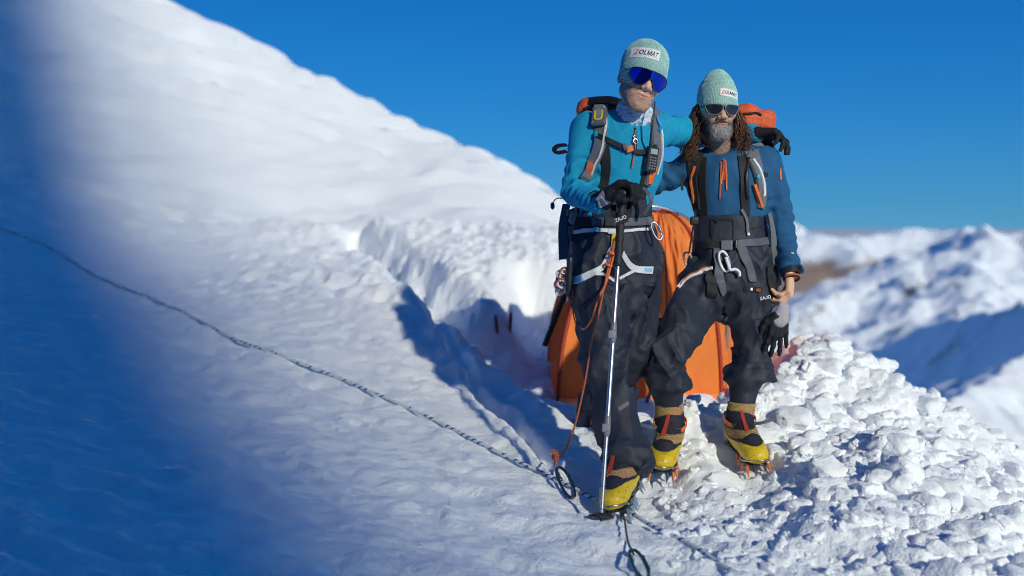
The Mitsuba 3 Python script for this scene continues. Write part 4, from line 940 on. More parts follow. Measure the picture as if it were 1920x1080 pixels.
part(GT, 'cord_tail', tube(smooth_path([at(1074, 545, 4.66), at(1074, 580, 4.62), at(1079, 604, 4.58), at(1092, 618, 4.56)], 16), .003, 6), 'm_orange_dull', smooth=True)

# backpack of the shorter man
def pk_b(p):
    c = at(1385, 360, 5.40); d = s_box(p, c, (.165, .115, .30), .09); d = smin(d, s_box(p, at(1452, 470, 5.30), (.028, .06, .17), .025), .03)
    return with_noise(d, p, lambda q: .018*(.5 - ridge(q, (8, 8, 9), 211, 3)), .05)
KB = thing('backpack', 'orange topped rucksack behind the bearded man', 'backpack')
part(KB, 'pack_body', nets(pk_b, at(1385, 360, 5.40)-V(.3, .22, .58), at(1385, 360, 5.40)+V(.3, .22, .42), .007), 'm_grey_pad', smooth=True)
def lid_b(p):
    d = s_box(p, at(1409, 226, 5.34), (.100, .085, .052), .035, rot((0, 1, 0), 8)); d = smin(d, s_ell(p, at(1400, 208, 5.32), (.055, .07, .03)), .02)
    return with_noise(d, p, lambda q: .014*(.5 - ridge(q, (12, 12, 15), 213, 3)), .04)
part(KB, 'lid', nets(lid_b, at(1408, 222, 5.34)-.22, at(1408, 222, 5.34)+.22, .006), 'm_orange_fabric', smooth=True, label='orange lid')
part(KB, 'lid_zip', tube(smooth_path([hit(x, y, lid_b)[0] + V(0, -.004, 0) for x, y in ((1394, 214), (1406, 213), (1418, 212), (1428, 216))], 14), .006, 6), 'm_black', smooth=True)
p, n = hit(1421, 240, lid_b); part(KB, 'lid_tab', place(rbox(.034, .014, .006), frame(V(.1, -1, .2)), p + V(0, -.003, 0)), 'm_yellow_web')
band(KB, 'shoulder_strap', [(1306, 288), (1301, 315), (1300, 345), (1306, 375), (1310, 392)], sweater_b, np.linspace(.066, .044, 22), 'm_black', .014, .001)
band(KB, 'strap_piping', [(1305, 312), (1300, 335), (1300, 352), (1305, 378)], sweater_b, .010, 'm_orange', .018, .003)
band(KB, 'shoulder_strap', [(1408, 285), (1416, 310), (1424, 340), (1427, 368), (1424, 390)], sweater_b, np.linspace(.070, .044, 22), 'm_grey_pad', .014, .001)
band(KB, 'strap_piping', [(1410, 303), (1418, 316), (1426, 340), (1430, 366)], sweater_b, .013, 'm_white_web', .018, .003)
band(KB, 'strap_tip', [(1412, 346), (1418, 368), (1423, 388)], sweater_b, .014, 'm_orange', .019, .003, 12)
block(KB, 'strap_clip', (1417, 332), sweater_b, (.016, .022, .010), 'm_teal', 20, .016)
block(KB, 'strap_slider', (1432, 328), sweater_b, (.022, .020, .010), 'm_black', 0, .010); block(KB, 'strap_slider', (1294, 333), sweater_b, (.022, .018, .012), 'm_black', 0, .012)
part(KB, 'strap_tail', ribbon(smooth_path([at(1284, 333, 5.0), at(1279, 342, 5.0), at(1279, 357, 5.0)], 8), V(0, -1, 0), .012, .003), 'm_black')
part(KB, 'drinking_tube', tube(smooth_path([hit(x, y, sweater_b)[0] + V(0, -.012, 0) for x, y in ((1404, 296), (1399, 325), (1399, 352))] + [hit(1402, 372, sweater_b)[0] + V(0, -.014, 0)], 20), .008, 8), 'm_plastic', smooth=True)
band(KB, 'hip_belt', [(1306, 461), (1330, 460), (1352, 460)], trousers_b, .034, 'm_black', .006, .005, 14)
band(KB, 'hip_belt', [(1376, 459), (1400, 456), (1438, 452)], trousers_b, .036, 'm_grey_web', .006, .006, 14)
block(KB, 'belt_buckle', (1364, 460), trousers_b, (.052, .044, .014), 'm_plastic_grey', 0, .006, .3); block(KB, 'buckle_prong', (1379, 459), trousers_b, (.012, .040, .016), 'm_plastic', 0, .008, .3)
band(KB, 'strap_end', [(1347, 466), (1344, 490), (1348, 520), (1354, 552)], trousers_b, .042, 'm_grey_web', .004, .010, 16)
band(KB, 'strap_end', [(1388, 462), (1398, 488), (1406, 512), (1409, 530)], trousers_b, .042, 'm_grey_web', .004, .010, 16)
part(KB, 'side_strap', ribbon(smooth_path([at(1441, 400, 5.0), at(1447, 430, 5.0), at(1451, 480, 5.02), at(1455, 536, 5.06)], 18), V(.4, -1, 0), np.linspace(.02, .055, 18), .010), 'm_grey_pad')
part(KB, 'side_cord', tube(smooth_path([at(1304, 398, 5.0), at(1299, 430, 5.0), at(1292, 475, 4.98)], 12), .004, 6), 'm_black', smooth=True)
part(KB, 'side_buckle', place(rbox(.04, .02, .04, .4), np.eye(3), at(1302, 414, 5.0)), 'm_plastic')
band(KB, 'strap_tail', [(1390, 392), (1394, 400), (1399, 416), (1401, 436)], fb, .014, 'm_grey_pad', .004, .006, 14)
block(KB, 'strap_end_tab', (1402, 439), trousers_b, (.012, .012, .006), 'm_white', 0, .006)

# bib, braces and collar laces of the shorter man
TB = f'{PB}__trousers'
band(TB, 'brace', [(1318, 296), (1318, 330), (1319, 365), (1321, 404)], sweater_b, .040, 'm_black', .005, .003, 18)
band(TB, 'brace', [(1390, 294), (1394, 330), (1396, 365), (1398, 404)], sweater_b, .040, 'm_black', .005, .003, 18)
for px in ([(1333, 412), (1334, 440), (1337, 452)], [(1333, 412), (1355, 411), (1374, 413)], [(1374, 413), (1376, 432), (1374, 450)], [(1396, 432), (1412, 428), (1430, 424)]): band(TB, 'pocket_seam', px, trousers_b, .007, 'm_black', .002, .002, 10)
p, n = hit(1345, 414, trousers_b); part(TB, 'snap', place(trimesh.creation.cylinder(.008, .005, sections=14), frame(n), p + n*.006), 'm_dark_metal')
for px, m in (([(1395, 541), (1412, 543), (1428, 542)], 'm_black'),): band(TB, 'thigh_zip', px, trousers_b, .020, m, .004, .002, 12)
block(TB, 'zip_pull', (1407, 542), trousers_b, (.012, .012, .004), 'm_white', 0, .006); block(TB, 'zip_pull', (1422, 543), trousers_b, (.020, .014, .004), 'm_orange_dull', 0, .006)
def small_text(parent, text, px, fn, h, roll, mat):
    p, n = hit(*px, fn); x = unit(V(math.cos(math.radians(roll)), 0, math.sin(math.radians(roll)))); z = unit(np.cross(n, x)); z = z if z[2] > 0 else -z
    m = meshkit.text_mesh(text, h, .0012, bold=True); v = m.vertices - [m.bounds[1][0]/2, h/2, 0]; part(parent, 'lettering', trimesh.Trimesh(p + v[:, :1]*x + v[:, 1:2]*z + n*(v[:, 2:3] + .004), m.faces, process=False), mat, smooth=False)
small_text(TB, 'ZAJO', (1434, 558), trousers_b, .014, 12, 'm_white')
SB = f'{PB}__shirt'
for i, px in enumerate(([(1357, 300), (1356, 320), (1352, 345)], [(1360, 302), (1362, 325), (1362, 356)], [(1353, 305), (1351, 330), (1350, 372)], [(1358, 301), (1358, 318), (1357, 338)])):
    band(SB, 'collar_lace', px, sweater_b, .0065 if i != 3 else .012, ('m_orange', 'm_orange', 'm_orange_dull', 'm_red_web')[i], .005, .004, 12)
block(SB, 'sleeve_tag', (1463, 327), sweater_b, (.010, .052, .004), 'm_orange', 4, 0)

# harness, carabiners, watch, spare glove of the shorter man
HB_ = thing('climbing_harness', 'dark harness with a white and orange leg strap on the bearded man', 'harness')
band(HB_, 'leg_strap', [(1271, 541), (1284, 526), (1305, 514), (1338, 503)], trousers_b, .016, 'm_white_web', .008, .004, 18, 'white leg strap with orange edge')
band(HB_, 'strap_edge', [(1274, 536), (1288, 522), (1306, 511), (1334, 502)], trousers_b, .006, 'm_orange_dull', .010, .005, 18)
band(HB_, 'gear_strap', [(1330, 515), (1334, 535), (1336, 556)], trousers_b, .050, 'm_black', .005, .004, 10)
band(HB_, 'gear_strap', [(1440, 500), (1446, 530), (1448, 560)], trousers_b, .030, 'm_black', .006, .006, 10)
p, n = hit(1288, 488, trousers_b); carabiner('small steel carabiner at the hip beside the orange tent', at(1290, 487, p[1]-.03), np.column_stack([unit(V(.7, -.4, .3)), unit(V(-.3, 0, .9)), V(0, -1, 0)]), .036, .070, 'm_steel', .005)
p, n = hit(1362, 490, trousers_b); y0 = p[1] - .022
carabiner('pale twist-lock carabiner below the grey belt buckle', at(1358, 490, y0), np.column_stack([unit(V(.95, 0, .3)), unit(V(-.3, 0, .95)), V(0, -1, 0)]), .040, .092, 'm_white', .0062)
HK = thing('metal_hook', 'curved pale metal hook clipped below the twist-lock carabiner', 'hook')
part(HK, 'shank', tube(np.linspace(at(1361, 482, y0-.02), at(1368, 503, y0-.02), 6), .0075, 8), 'm_white', smooth=True)
part(HK, 'hook', tube(smooth_path([at(1366, 501, y0-.02), at(1370, 506, y0-.02), at(1379, 505, y0-.02), at(1386, 510, y0-.02), at(1387, 518, y0-.02)], 18), .0068, 8), 'm_white', smooth=True)
WT = thing('wristwatch', 'black sports watch on the bare wrist of the bearded man', 'watch')
ax = unit(B['wl']-B['el']); wc = B['wl'] + ax*.020; Rw = frame(ax, (1, 0, 0)); th = np.linspace(0, 2*math.pi, 40)
part(WT, 'watch_strap', ribbon(wc + .040*(np.cos(th)[:, None]*Rw[:, 0] + np.sin(th)[:, None]*Rw[:, 1]), np.cos(th)[:, None]*Rw[:, 0] + np.sin(th)[:, None]*Rw[:, 1], .030, .006), 'm_plastic')
nd = unit(V(.8, -.6, 0)); nd = unit(nd - ax*(nd @ ax)); Rc = frame(nd, ax); part(WT, 'watch_case', place(trimesh.creation.cylinder(.022, .014, sections=28), Rc, wc + nd*.047), 'm_dark_metal'); part(WT, 'watch_glass', place(trimesh.creation.cylinder(.017, .003, sections=28), Rc, wc + nd*.0555), 'm_dark_lens')
BR = thing('bracelet', 'thin dark cord bracelet below the sports watch', 'bracelet')
part(BR, 'cord', tube(wc + ax*.026 + .036*(np.cos(th[:-1])[:, None]*Rw[:, 0] + np.sin(th[:-1])[:, None]*Rw[:, 1]), .005, 7, closed=True), 'm_orange_dull', smooth=True)
part(BR, 'cord', tube(wc + ax*.034 + .035*(np.cos(th[:-1])[:, None]*Rw[:, 0] + np.sin(th[:-1])[:, None]*Rw[:, 1]), .004, 7, closed=True), 'm_black', smooth=True)
GV = thing('spare_glove', 'empty black glove with pale palm hanging from the bare hand', 'glove')
gw = at(1463, 588, 4.94); gb = hand_bones(gw, V(-.10, -.05, -1), V(.05, 1, 0), -1, ((6, 10, 8), (10, 14, 10), (6, 10, 8), (12, 16, 12)), 9, 1.0, ((.9, .5, .1), (.4, .9, .1), (.2, 1, .2)), 1.15)
part(GV, 'hand', hand_mesh(gb, .0036, crease=.003, k=.009), 'm_glove', smooth=True)
def cuffg(p): return with_noise(s_cone_ell(p, gw + V(.012, -.004, .026), gw + V(.0, -.006, -.026), .024, .036, .62, (0, 1, 0)), p, lambda q: .007*(.5-ridge(q, (30, 30, 40), 231, 2)), .03)
part(GV, 'cuff', nets(cuffg, gw-.11, gw+.11, .004), 'm_glove_grey', smooth=True, label='pale grey glove cuff')
# pale palm panel and lettering on the glove that holds the pole
gfn = bones_sdf(gA, .010); band(gk, 'palm_panel', [(1124, 366), (1130, 374), (1135, 384)], gfn, .052, 'm_glove_grey', .004, .001, 10)

# knee patches, reflective prints of the taller man's trousers
TA = f'{PA}__trousers'
band(TA, 'knee_print', [(1168, 712), (1170, 722), (1170, 732)], trousers_a, np.array([.008, .018, .022, .022, .016, .008]), 'm_grey_pad', .002, .003, 6)
band(TA, 'shin_print', [(1160, 768), (1170, 761), (1178, 755)], trousers_a, .016, 'm_grey_pad', .002, .002, 8)
small_text(gk, 'ZAJO', (1134, 374), gfn, .012, -50, 'm_white')
# ---------------------------------------------------------------- walking pole
def gpt(px, py, lift=0., y0=2.0, y1=11.4):
    """Where photo pixel (px, py) meets the snow."""
    t = np.linspace(0, 1, 900); a, b = at(px, py, y0), at(px, py, y1); q = a + (b-a)*t[:, None]; below = q[:, 2] < ground(q[:, 0], q[:, 1])
    i = max(int(np.argmax(below)), 1) if below.any() else len(t)-1; p = q[i]; return V(p[0], p[1], float(ground(p[0], p[1])[0]) + lift)
PO = thing('walking_pole', 'silver telescopic walking pole planted in the snow by the taller man', 'pole')
foot = gpt(1127, 978, .0); top = at(1167, 366, 4.39); ln = np.linalg.norm(top-foot); pd = (top-foot)/ln
def pol(px_y):                                                   # share of the pole at a photo row
    t = np.linspace(0, 1, 400); yy = pix(foot + t[:, None]*(top-foot))[1]; return float(np.interp(-px_y, -yy[::1] if yy[0] > yy[-1] else -yy, t))
def seg(name, y0, y1, r0, r1, mat, sides=14):
    a, b = foot + (top-foot)*pol(y0), foot + (top-foot)*pol(y1); return part(PO, name, tube(np.linspace(a, b, 6), np.linspace(r0, r1, 6), sides), mat, smooth=40)
gt = np.linspace(pol(500), 1, 26); part(PO, 'grip', tube(foot + gt[:, None]*(top-foot), .0165 + .0022*np.sin(gt*170) + .006*np.exp(-((gt-.985)/.02)**2), 14), 'm_rubber', smooth=True)
part(PO, 'grip_head', place(trimesh.creation.icosphere(2), np.diag([.034, .030, .030]), top + V(.004, -.006, .006)), 'm_plastic', smooth=True)
seg('upper_tube', 605, 499, .0095, .0095, 'm_alu_red'); seg('middle_tube', 795, 640, .0085, .0085, 'm_alu'); seg('lower_tube', 965, 812, .0070, .0075, 'm_alu')
for y in (624, 799):
    a, b = foot + (top-foot)*pol(y+20), foot + (top-foot)*pol(y-19); part(PO, 'clamp', tube(np.linspace(a, b, 5), [.009, .0135, .0135, .012, .011], 14), 'm_plastic_grey', smooth=40)
    c = (a+b)/2; part(PO, 'clamp_lever', place(rbox(.030, .012, .032, .25), np.column_stack([V(1, 0, 0), np.cross(pd, V(1, 0, 0)), pd]), c + V(-.006, -.010, -.004)), 'm_plastic_grey')
bc = foot + pd*.016; th = np.linspace(0, 2*math.pi, 41)[:-1]; Rb = frame(pd); rr = .040*(1 + .10*np.sin(th*6))
part(PO, 'basket', tube(bc + (rr*np.cos(th))[:, None]*Rb[:, 0] + (rr*np.sin(th))[:, None]*Rb[:, 1] + 0*pd, .006, 7, closed=True), 'm_rubber', smooth=True)
for a in range(4): part(PO, 'basket_spoke', tube(np.array([bc + pd*.012, bc + .04*(math.cos(a*1.571)*Rb[:, 0] + math.sin(a*1.571)*Rb[:, 1])]), .0055, 6), 'm_rubber')
part(PO, 'tip', tube(np.array([foot - pd*.05, bc + pd*.03]), np.array([.003, .0075]), 8), 'm_dark_metal')
WS = [at(1150, 412, 4.395), at(1164, 407, 4.375), at(1178, 400, 4.40)]
part(PO, 'wrist_strap', ribbon(smooth_path([at(1150, 385, 4.41), at(1152, 402, 4.385), at(1166, 412, 4.372), at(1179, 400, 4.39), at(1178, 380, 4.42)], 20), V(0, -1, .2), .024, .004), 'm_black')
m = meshkit.text_mesh('ZAJO', .013, .001, bold=True); v = m.vertices; x = unit(V(.92, 0, .36)); z = unit(V(-.36, 0, .92)); o = at(1154, 417, 4.338)
part(PO, 'lettering', trimesh.Trimesh(o + v[:, :1]*x + v[:, 1:2]*z + v[:, 2:3]*V(0, -1, 0), m.faces, process=False), 'm_white', smooth=False)
part(PO, 'tag', place(rbox(.050, .006, .034, .3), np.column_stack([x, V(0, 1, 0), z]), at(1165, 412, 4.346)), 'm_black')

# ---------------------------------------------------------------- fixed rope, slings and carabiners
def rope_thing(name, label, pxs, r, mats, pitch, lift, cut=.03, fleck=None):
    k = thing(name, label, 'rope'); q = np.array([gpt(x, y) for x, y in pxs]); L = smooth_path(q, 420); L[:, 2] = ground(L[:, 0], L[:, 1])
    L[:, 2] = np.maximum(gaussian_filter(L[:, 2], 16), L[:, 2] - .002) + lift; L[:, 2] = gaussian_filter(L[:, 2], 6); s = np.r_[0, np.cumsum(np.linalg.norm(np.diff(L, axis=0), axis=1))]
    n = int(s[-1]/pitch*9); u = np.linspace(0, s[-1], n); C = np.column_stack([np.interp(u, s, L[:, i]) for i in range(3)]); tg = np.gradient(C, axis=0); tg /= np.linalg.norm(tg, axis=1, keepdims=True)
    a = np.cross(tg, [0, 0, 1]); a /= np.linalg.norm(a, axis=1, keepdims=True); b = np.cross(a, tg)
    for j, m in enumerate(mats):
        ph = u/pitch*2*math.pi + j*2*math.pi/len(mats); part(k, 'strand', tube(C + (np.cos(ph)[:, None]*a + np.sin(ph)[:, None]*b)*r*.52, r*.56, 6), m, smooth=True)
    return k, C
def fleck(p, n, uv):
    t = (p.x*.85 - p.y*.5)*11; return mikit.mix((.62, .68, .68), (.02, .10, .42), mikit.smoothstep(.42, .48, mikit.noise(t*2.2)))
flat('m_rope_fleck', mikit.proc(fleck), .8); cloth('m_rope_white', (.66, .71, .70), .1, .8)
RP = [(-60, 405), (40, 447), (120, 487), (240, 546), (400, 615), (520, 665), (640, 715), (800, 785), (900, 836), (1000, 885), (1056, 911), (1112, 943), (1160, 968), (1230, 1000), (1300, 1040), (1360, 1080), (1450, 1135)]
rope_thing('fixed_rope', 'white rope with blue flecks running down the snow past the pole', RP, .0085, ['m_rope_white', 'm_rope_white', 'm_rope_fleck'], .042, .012)
# orange lanyard from harness to rope
LA = thing('lanyard', 'thin orange cord from the harness down to the black carabiner on the rope', 'cord')
p1, _ = hit(1152, 446, trousers_a); p2, _ = hit(1142, 490, trousers_a); p3, _ = hit(1133, 530, trousers_a)
kn = gpt(1041, 884, .07); dy = V(0, -.03, 0)
part(LA, 'cord', tube(smooth_path([p1+dy, p2+dy, p3+dy*1.3, at(1124, 580, 4.44), at(1108, 645, 4.44), at(1098, 710, 4.45), at(1080, 790, 4.46), at(1064, 835, 4.48), at(1046, 862, 4.50), at(1040, 873, 4.50), kn], 90), .0042, 6), 'm_orange_dull', smooth=True)
part(LA, 'cord', tube(smooth_path([p1+dy+V(.012, 0, 0), p2+dy+V(.010, 0, 0), p3+dy+V(.004, -.006, 0), at(1122, 560, 4.43), at(1110, 598, 4.44), at(1099, 614, 4.48), at(1092, 618, 4.54)], 50), .0046, 6), 'm_orange', smooth=True)
for i in range(4): part(LA, 'knot', tube(ring_path(kn + V(-.004 + .006*(i % 2), 0, .012 - .011*i), frame(V(.2, -.4, 1)), .020, .020, 16, 2), .0048, 6, closed=True), 'm_orange_dull', smooth=True)
for y in (474, 496): 
    p, n = hit(1140 if y > 480 else 1146, y, trousers_a); part(LA, 'knot', tube(ring_path(p + V(0, -.032, 0), frame(V(.3, -.2, 1)), .026, .026, 18, 2), .0055, 6, closed=True), 'm_orange', smooth=True)
def oval_on_snow(label, a, b, w, mat, r):
    A0, B0 = gpt(*a, .035), gpt(*b, .012); y = unit(A0-B0); x = unit(np.cross(y, V(0, -.75, .65))); return carabiner(label, (A0+B0)/2, np.column_stack([x, y, np.cross(x, y)]), w, np.linalg.norm(A0-B0)*1.05, mat, r, 'm_dark_teal')
flat('m_dark_teal', (.02, .11, .13), .35, metallic=.6)
oval_on_snow('dark carabiner clipped round the rope at the end of the orange cord', (1048, 894), (1073, 937), .046, 'm_dark_metal', .0062)
oval_on_snow('dark carabiner on the snow in front of the boots, cut off by the picture edge', (1186, 1056), (1210, 1092), .042, 'm_dark_teal', .006)
CC = thing('cord', 'thin dark cord from the front crampon to the lower carabiner', 'cord')
part(CC, 'cord_line', tube(smooth_path([at(1166, 962, 4.20), gpt(1171, 990, .03), gpt(1177, 1025, .015), gpt(1188, 1058, .03)], 30), .0042, 6), 'm_dark_metal', smooth=True)
CD = thing('boot_leash', 'short brown leash curving from the front boot to the pole', 'cord')
part(CD, 'cord_line', tube(smooth_path([at(1162, 876, 4.36), at(1146, 881, 4.33), at(1137, 892, 4.31), at(1135, 902, 4.30)], 24), .006, 6), 'm_orange_dull', smooth=True)
flat('m_wood', (.16, .075, .05), .8)
for i, (x, y) in enumerate(((935, 607), (955, 603))):
    g = gpt(x, y + 16); dx = (-.02, .01)[i]; k = thing('stake', ('brown wooden stake in the dug snow, the nearer to the bank', 'brown wooden stake in the dug snow, the nearer to the tent')[i], 'stake', 'stakes in the dug snow')
    hi = g + V(dx, 0, .085); part(k, 'shaft', tube(np.linspace(g - V(0, 0, .1), hi, 5), .011, 8), 'm_wood', smooth=True); part(k, 'tip', tube(np.linspace(hi, hi + V(dx*.2, 0, .025), 3), [.011, .008, .003], 8), 'm_dark_metal')

# ---------------------------------------------------------------- tent
def tent_col(c):
    def f(p, n, uv): return mi.Color3f(*c)*(.86 + .28*mikit.fbm(p.x*5, p.y*5, p.z*5, octaves=3))
    return f
scene['m_tent'] = {'type': 'principledthin', 'base_color': mikit.proc(tent_col((.97, .29, .075))), 'roughness': .55, 'diff_trans': .40}
flat('m_tent_skirt', mikit.proc(tent_col((.82, .26, .09))), .6)
TN = thing('tent', 'orange dome tent pitched in the dug snow behind the two climbers', 'tent')
TC = [at(1048, 742, 5.85), at(1352, 700, 6.15), at(1385, 622, 7.55), at(1030, 655, 7.35)]
TC = [V(c[0], c[1], float(ground(c[0], c[1])[0]) - .02) for c in TC]; apex = at(1238, 396, 6.65)
def tent_edge(c, t):                                            # pole from corner to apex, bowed outwards
    h = V(apex[0]-c[0], apex[1]-c[1], 0); s = 1 - np.cos(t*math.pi/2); z = np.sin(t*math.pi/2)**.92; return c + np.outer(s, h) + np.outer(z, V(0, 0, apex[2]-c[2]))
t = np.linspace(0, 1, 60); names = ('front_panel', 'right_panel', 'back_panel', 'left_panel')
for i in range(4):
    e0, e1 = tent_edge(TC[i], t), tent_edge(TC[(i+1) % 4], t); u = np.linspace(0, 1, 90)[:, None, None]; g = e0[None]*(1-u) + e1[None]*u
    mid = (TC[i]+TC[(i+1) % 4])/2; outw = unit(V(mid[0]-apex[0], mid[1]-apex[1], 0)); uu, tt = np.meshgrid(u[:, 0, 0], t, indexing='ij')
    sag = .10*np.sin(uu*math.pi)*np.sin(tt*math.pi*.92)*(1-.55*tt); P = g - sag[..., None]*outw
    fl = P.reshape(-1, 3); q = np.stack([uu.ravel()*5.5, tt.ravel()*1.6, np.full(uu.size, i*7.)], -1)
    cr = (1 - np.abs(2*meshkit.fbm(q + meshkit.noise(q*1.3, 4)[:, None]*.8, 3, 300+i) - 1) - .6)*.085 + (1 - np.abs(2*meshkit.fbm(q*[2.4, 3.2, 1], 3, 310+i) - 1) - .6)*.065
    cr *= (np.sin(uu*math.pi)**.5*np.sin(np.clip(tt*1.05, 0, 1)*math.pi)**.35).ravel(); fl = fl + cr[:, None]*outw
    n, m_ = uu.shape; a = (np.arange(n-1)[:, None]*m_ + np.arange(m_-1)[None]).ravel(); me = trimesh.Trimesh(fl, np.vstack([np.stack([a, a+m_, a+m_+1], -1), np.stack([a, a+m_+1, a+1], -1)]), process=False)
    pkk = part(TN, names[i], me, 'm_tent', smooth=True)
    # a darker hem and a stitched seam
    hem = P[:, 0]*.995 + outw*.012; part(pkk, 'hem', ribbon(hem + V(0, 0, .03), outw, .07, .003), 'm_tent_skirt', smooth=True)
    if i == 0: part(pkk, 'seam', tube(fl.reshape(n, m_, 3)[58, 3:] + outw*.004, .004, 6), 'm_red_web', smooth=True); part(pkk, 'seam', tube(fl.reshape(n, m_, 3)[30, 3:50] + outw*.004, .003, 6), 'm_red_web', smooth=True)
for c in TC:
    e = tent_edge(c, np.linspace(0, 1, 40)); part(TN, 'pole_sleeve', tube(e + unit(V(c[0]-apex[0], c[1]-apex[1], 0))*.006, .011, 7), 'm_red_web', smooth=True)
part(TN, 'ridge_pole', tube(smooth_path([at(1208, 402, 6.5), at(1217, 388, 6.5), at(1240, 389, 6.52), at(1268, 399, 6.55), at(1292, 412, 6.6), at(1318, 440, 6.65)], 26), .008, 7), 'm_alu', smooth=True)
part(TN, 'pole_clip', place(rbox(.03, .02, .03, .3), np.eye(3), at(1268, 404, 6.54)), 'm_plastic')
part(TN, 'guy_strut', tube(smooth_path([at(1064, 540, 6.3), at(1040, 600, 6.35), at(1021, 648, 6.4)], 10), .016, 8), 'm_rubber', smooth=True)
part(TN, 'side_strut', tube(np.linspace(at(1366, 556, 6.6), at(1362, 655, 6.6), 6), .012, 8), 'm_plastic_grey', smooth=True)
for x, y in ((1207, 722), (1218, 716)): part(TN, 'peg_flap', place(rbox(.045, .012, .03, .4), rot((0, 1, 0), 20), gpt(x, y, .02)), 'm_rubber')
XT = thing('ice_axe', 'grey ice axe shaft leaning between the tent and the near boots', 'ice axe')
a, b = gpt(1211, 748, -.03), at(1233, 700, 5.55); part(XT, 'shaft', tube(np.linspace(a, b, 5), .010, 8), 'm_dark_metal', smooth=True); part(XT, 'head', ribbon(smooth_path([b + V(-.06, 0, -.03), b + V(0, 0, .01), b + V(.05, 0, 0)], 8), V(0, -1, 0), .016, .008), 'm_dark_metal')

# ---------------------------------------------------------------- loose blocks of snow
rs = random.Random(77); nb = 0
spots = [(1440, 760), (1515, 700), (1560, 755), (1640, 770), (1735, 770), (1780, 760), (1460, 820), (1510, 835), (1590, 830), (1660, 850), (1720, 820), (1790, 860), (1850, 905), (1560, 905), (1640, 925), (1720, 920), (1800, 950), (1870, 985), (1500, 950), (1580, 990), (1680, 1000), (1760, 1030), (1850, 1060), (1610, 1050), (1480, 1040), (1380, 985), (1340, 905), (1330, 800), (1360, 720), (1420, 700), (1330, 745), (1545, 690), (1600, 720), (1690, 740), (1750, 800), (1330, 1000), (1290, 960), (1460, 900), (1430, 955), (1545, 1065)]
for x, y in spots:
    x += rs.uniform(-14, 14); y += rs.uniform(-10, 10); g = gpt(x, y); r = rs.uniform(.018, .048)*(1 if x > 1430 else .7)
    pts = np.array([[rs.gauss(0, 1) for _ in range(3)] for _ in range(13)]); pts /= np.linalg.norm(pts, axis=1, keepdims=True); h = trimesh.convex.convex_hull(pts*[1.15, .9, .8])
    v, f = trimesh.remesh.subdivide_to_size(h.vertices, h.faces, .22, max_iter=6)[:2]; h = trimesh.Trimesh(v, f, process=True); trimesh.smoothing.filter_laplacian(h, iterations=3)
    v = h.vertices; v = v*(1 + .16*(meshkit.fbm(v*2.2 + x, 3, 7)-.5)[:, None])*r; a = rs.uniform(0, 360)
    h = trimesh.Trimesh(v @ rot((0, 0, 1), a).T, h.faces, process=False)
    k = thing('snow_block', 'loose white block of snow lying on the rubble around the boots', 'snow block', 'loose blocks on the snow rubble')
    h = place(h, np.eye(3), g + V(0, 0, r*.15)); scene[k] = mikit.ply(h, 'm_snow', smooth=True)
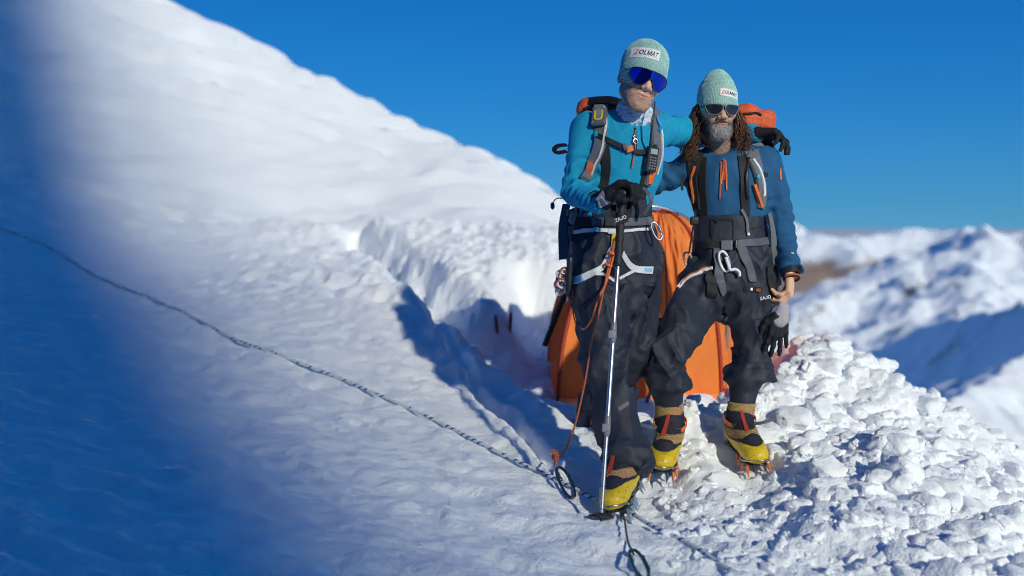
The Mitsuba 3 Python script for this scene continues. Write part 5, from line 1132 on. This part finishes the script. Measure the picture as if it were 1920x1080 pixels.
# the smaller rubble, too many to count
def clod(r, sd):
    m = trimesh.creation.icosphere(2); v = m.vertices; s = (np.abs(v)**5).sum(1)**(-1/5); v = v*s[:, None]*[1.2, .95, .62]
    return v*(.62 + .75*meshkit.fbm(v*1.5 + sd*3.7, 2, 7))[:, None]*r, m.faces
clods = [clod(1, i) for i in range(14)]; vs, fs, nv_ = [], [], 0
for i in range(3000):
    x, y = rs.uniform(.55, 3.2), rs.uniform(2.9, 6.9)
    if not RUB.contains(sh_points(x, y)): continue
    r = .014 + .055*rs.random()**3.0
    if x < 1.0 + (4.6-y)*.35: r *= .5
    if min(math.hypot(x-a_, y-b_) for a_, b_ in feet_keep) < r + .10 and r > .012: continue
    v, f = clods[i % 14]; Rk = rot((0, 0, 1), rs.uniform(0, 360)) @ rot((1, 0, 0), rs.uniform(-50, 50)); v = (v*r) @ Rk.T + V(x, y, float(ground(x, y)[0]) + r*rs.uniform(-.45, .30)); vs.append(v); fs.append(f + nv_); nv_ += len(v)
scene['snow_rubble'] = mikit.ply(trimesh.Trimesh(np.vstack(vs), np.vstack(fs), process=False), 'm_snow', smooth=True); labels['snow_rubble'] = {'label': 'white rubble of broken snow covering the slope right of the boots', 'category': 'snow rubble', 'kind': 'stuff'}
# a pair of thin straw coloured twigs in the rubble
TW = thing('twig', 'pale bent stick lying in the snow rubble right of the climbers', 'twig')
part(TW, 'stick', tube(smooth_path([gpt(1496, 680, .03), gpt(1508, 689, .03), gpt(1519, 699, .035)], 8), .004, 6), 'm_glove_grey'); part(TW, 'stick', tube(smooth_path([gpt(1519, 699, .035), gpt(1512, 708, .03), gpt(1506, 716, .02)], 8), .006, 6), 'm_glove_grey')

# ---------------------------------------------------------------- added peak out of view behind the camera, placed to shade the left slope
SH = V(-math.sin(SUN_AZ), math.cos(SUN_AZ)); perp = V(math.cos(SUN_AZ), math.sin(SUN_AZ))
base = V(.06, 3.3) - perp*.0
def shade_peak(D=108.):
    c = base - SH*D; n, m_ = 60, 40; rows = []
    hgt = D*math.tan(SUN_EL)
    for a in np.linspace(0, 1, n):                              # along the ridge, away from the steep edge
        off = -perp*(a*420.); crest = hgt*(1.9 + .5*math.sin(a*5) + .25*math.sin(a*13)); row = []
        for b in np.linspace(-1, 1, m_):
            w = 90.; z = -60 + (crest + 60)*(1-abs(b))**.7; row.append((*(c + off + SH*(b*w)), z))
        rows.append(row)
    G = np.array(rows); G[..., 2] += (ridged(G*[1, 1, 0], .02, 401) - .6)*22; 
    cap = G[:1].copy(); cap[..., 2] = -60; G = np.concatenate([cap, G])
    k, l = G.shape[:2]; a = (np.arange(k-1)[:, None]*l + np.arange(l-1)[None]).ravel()
    scene['added_shade_peak'] = mikit.ply(trimesh.Trimesh(G.reshape(-1, 3), np.vstack([np.stack([a, a+l, a+l+1], -1), np.stack([a, a+l+1, a+1], -1)]), process=False), 'm_alpine', smooth=True); labels['added_shade_peak'] = {'kind': 'structure'}
shade_peak()
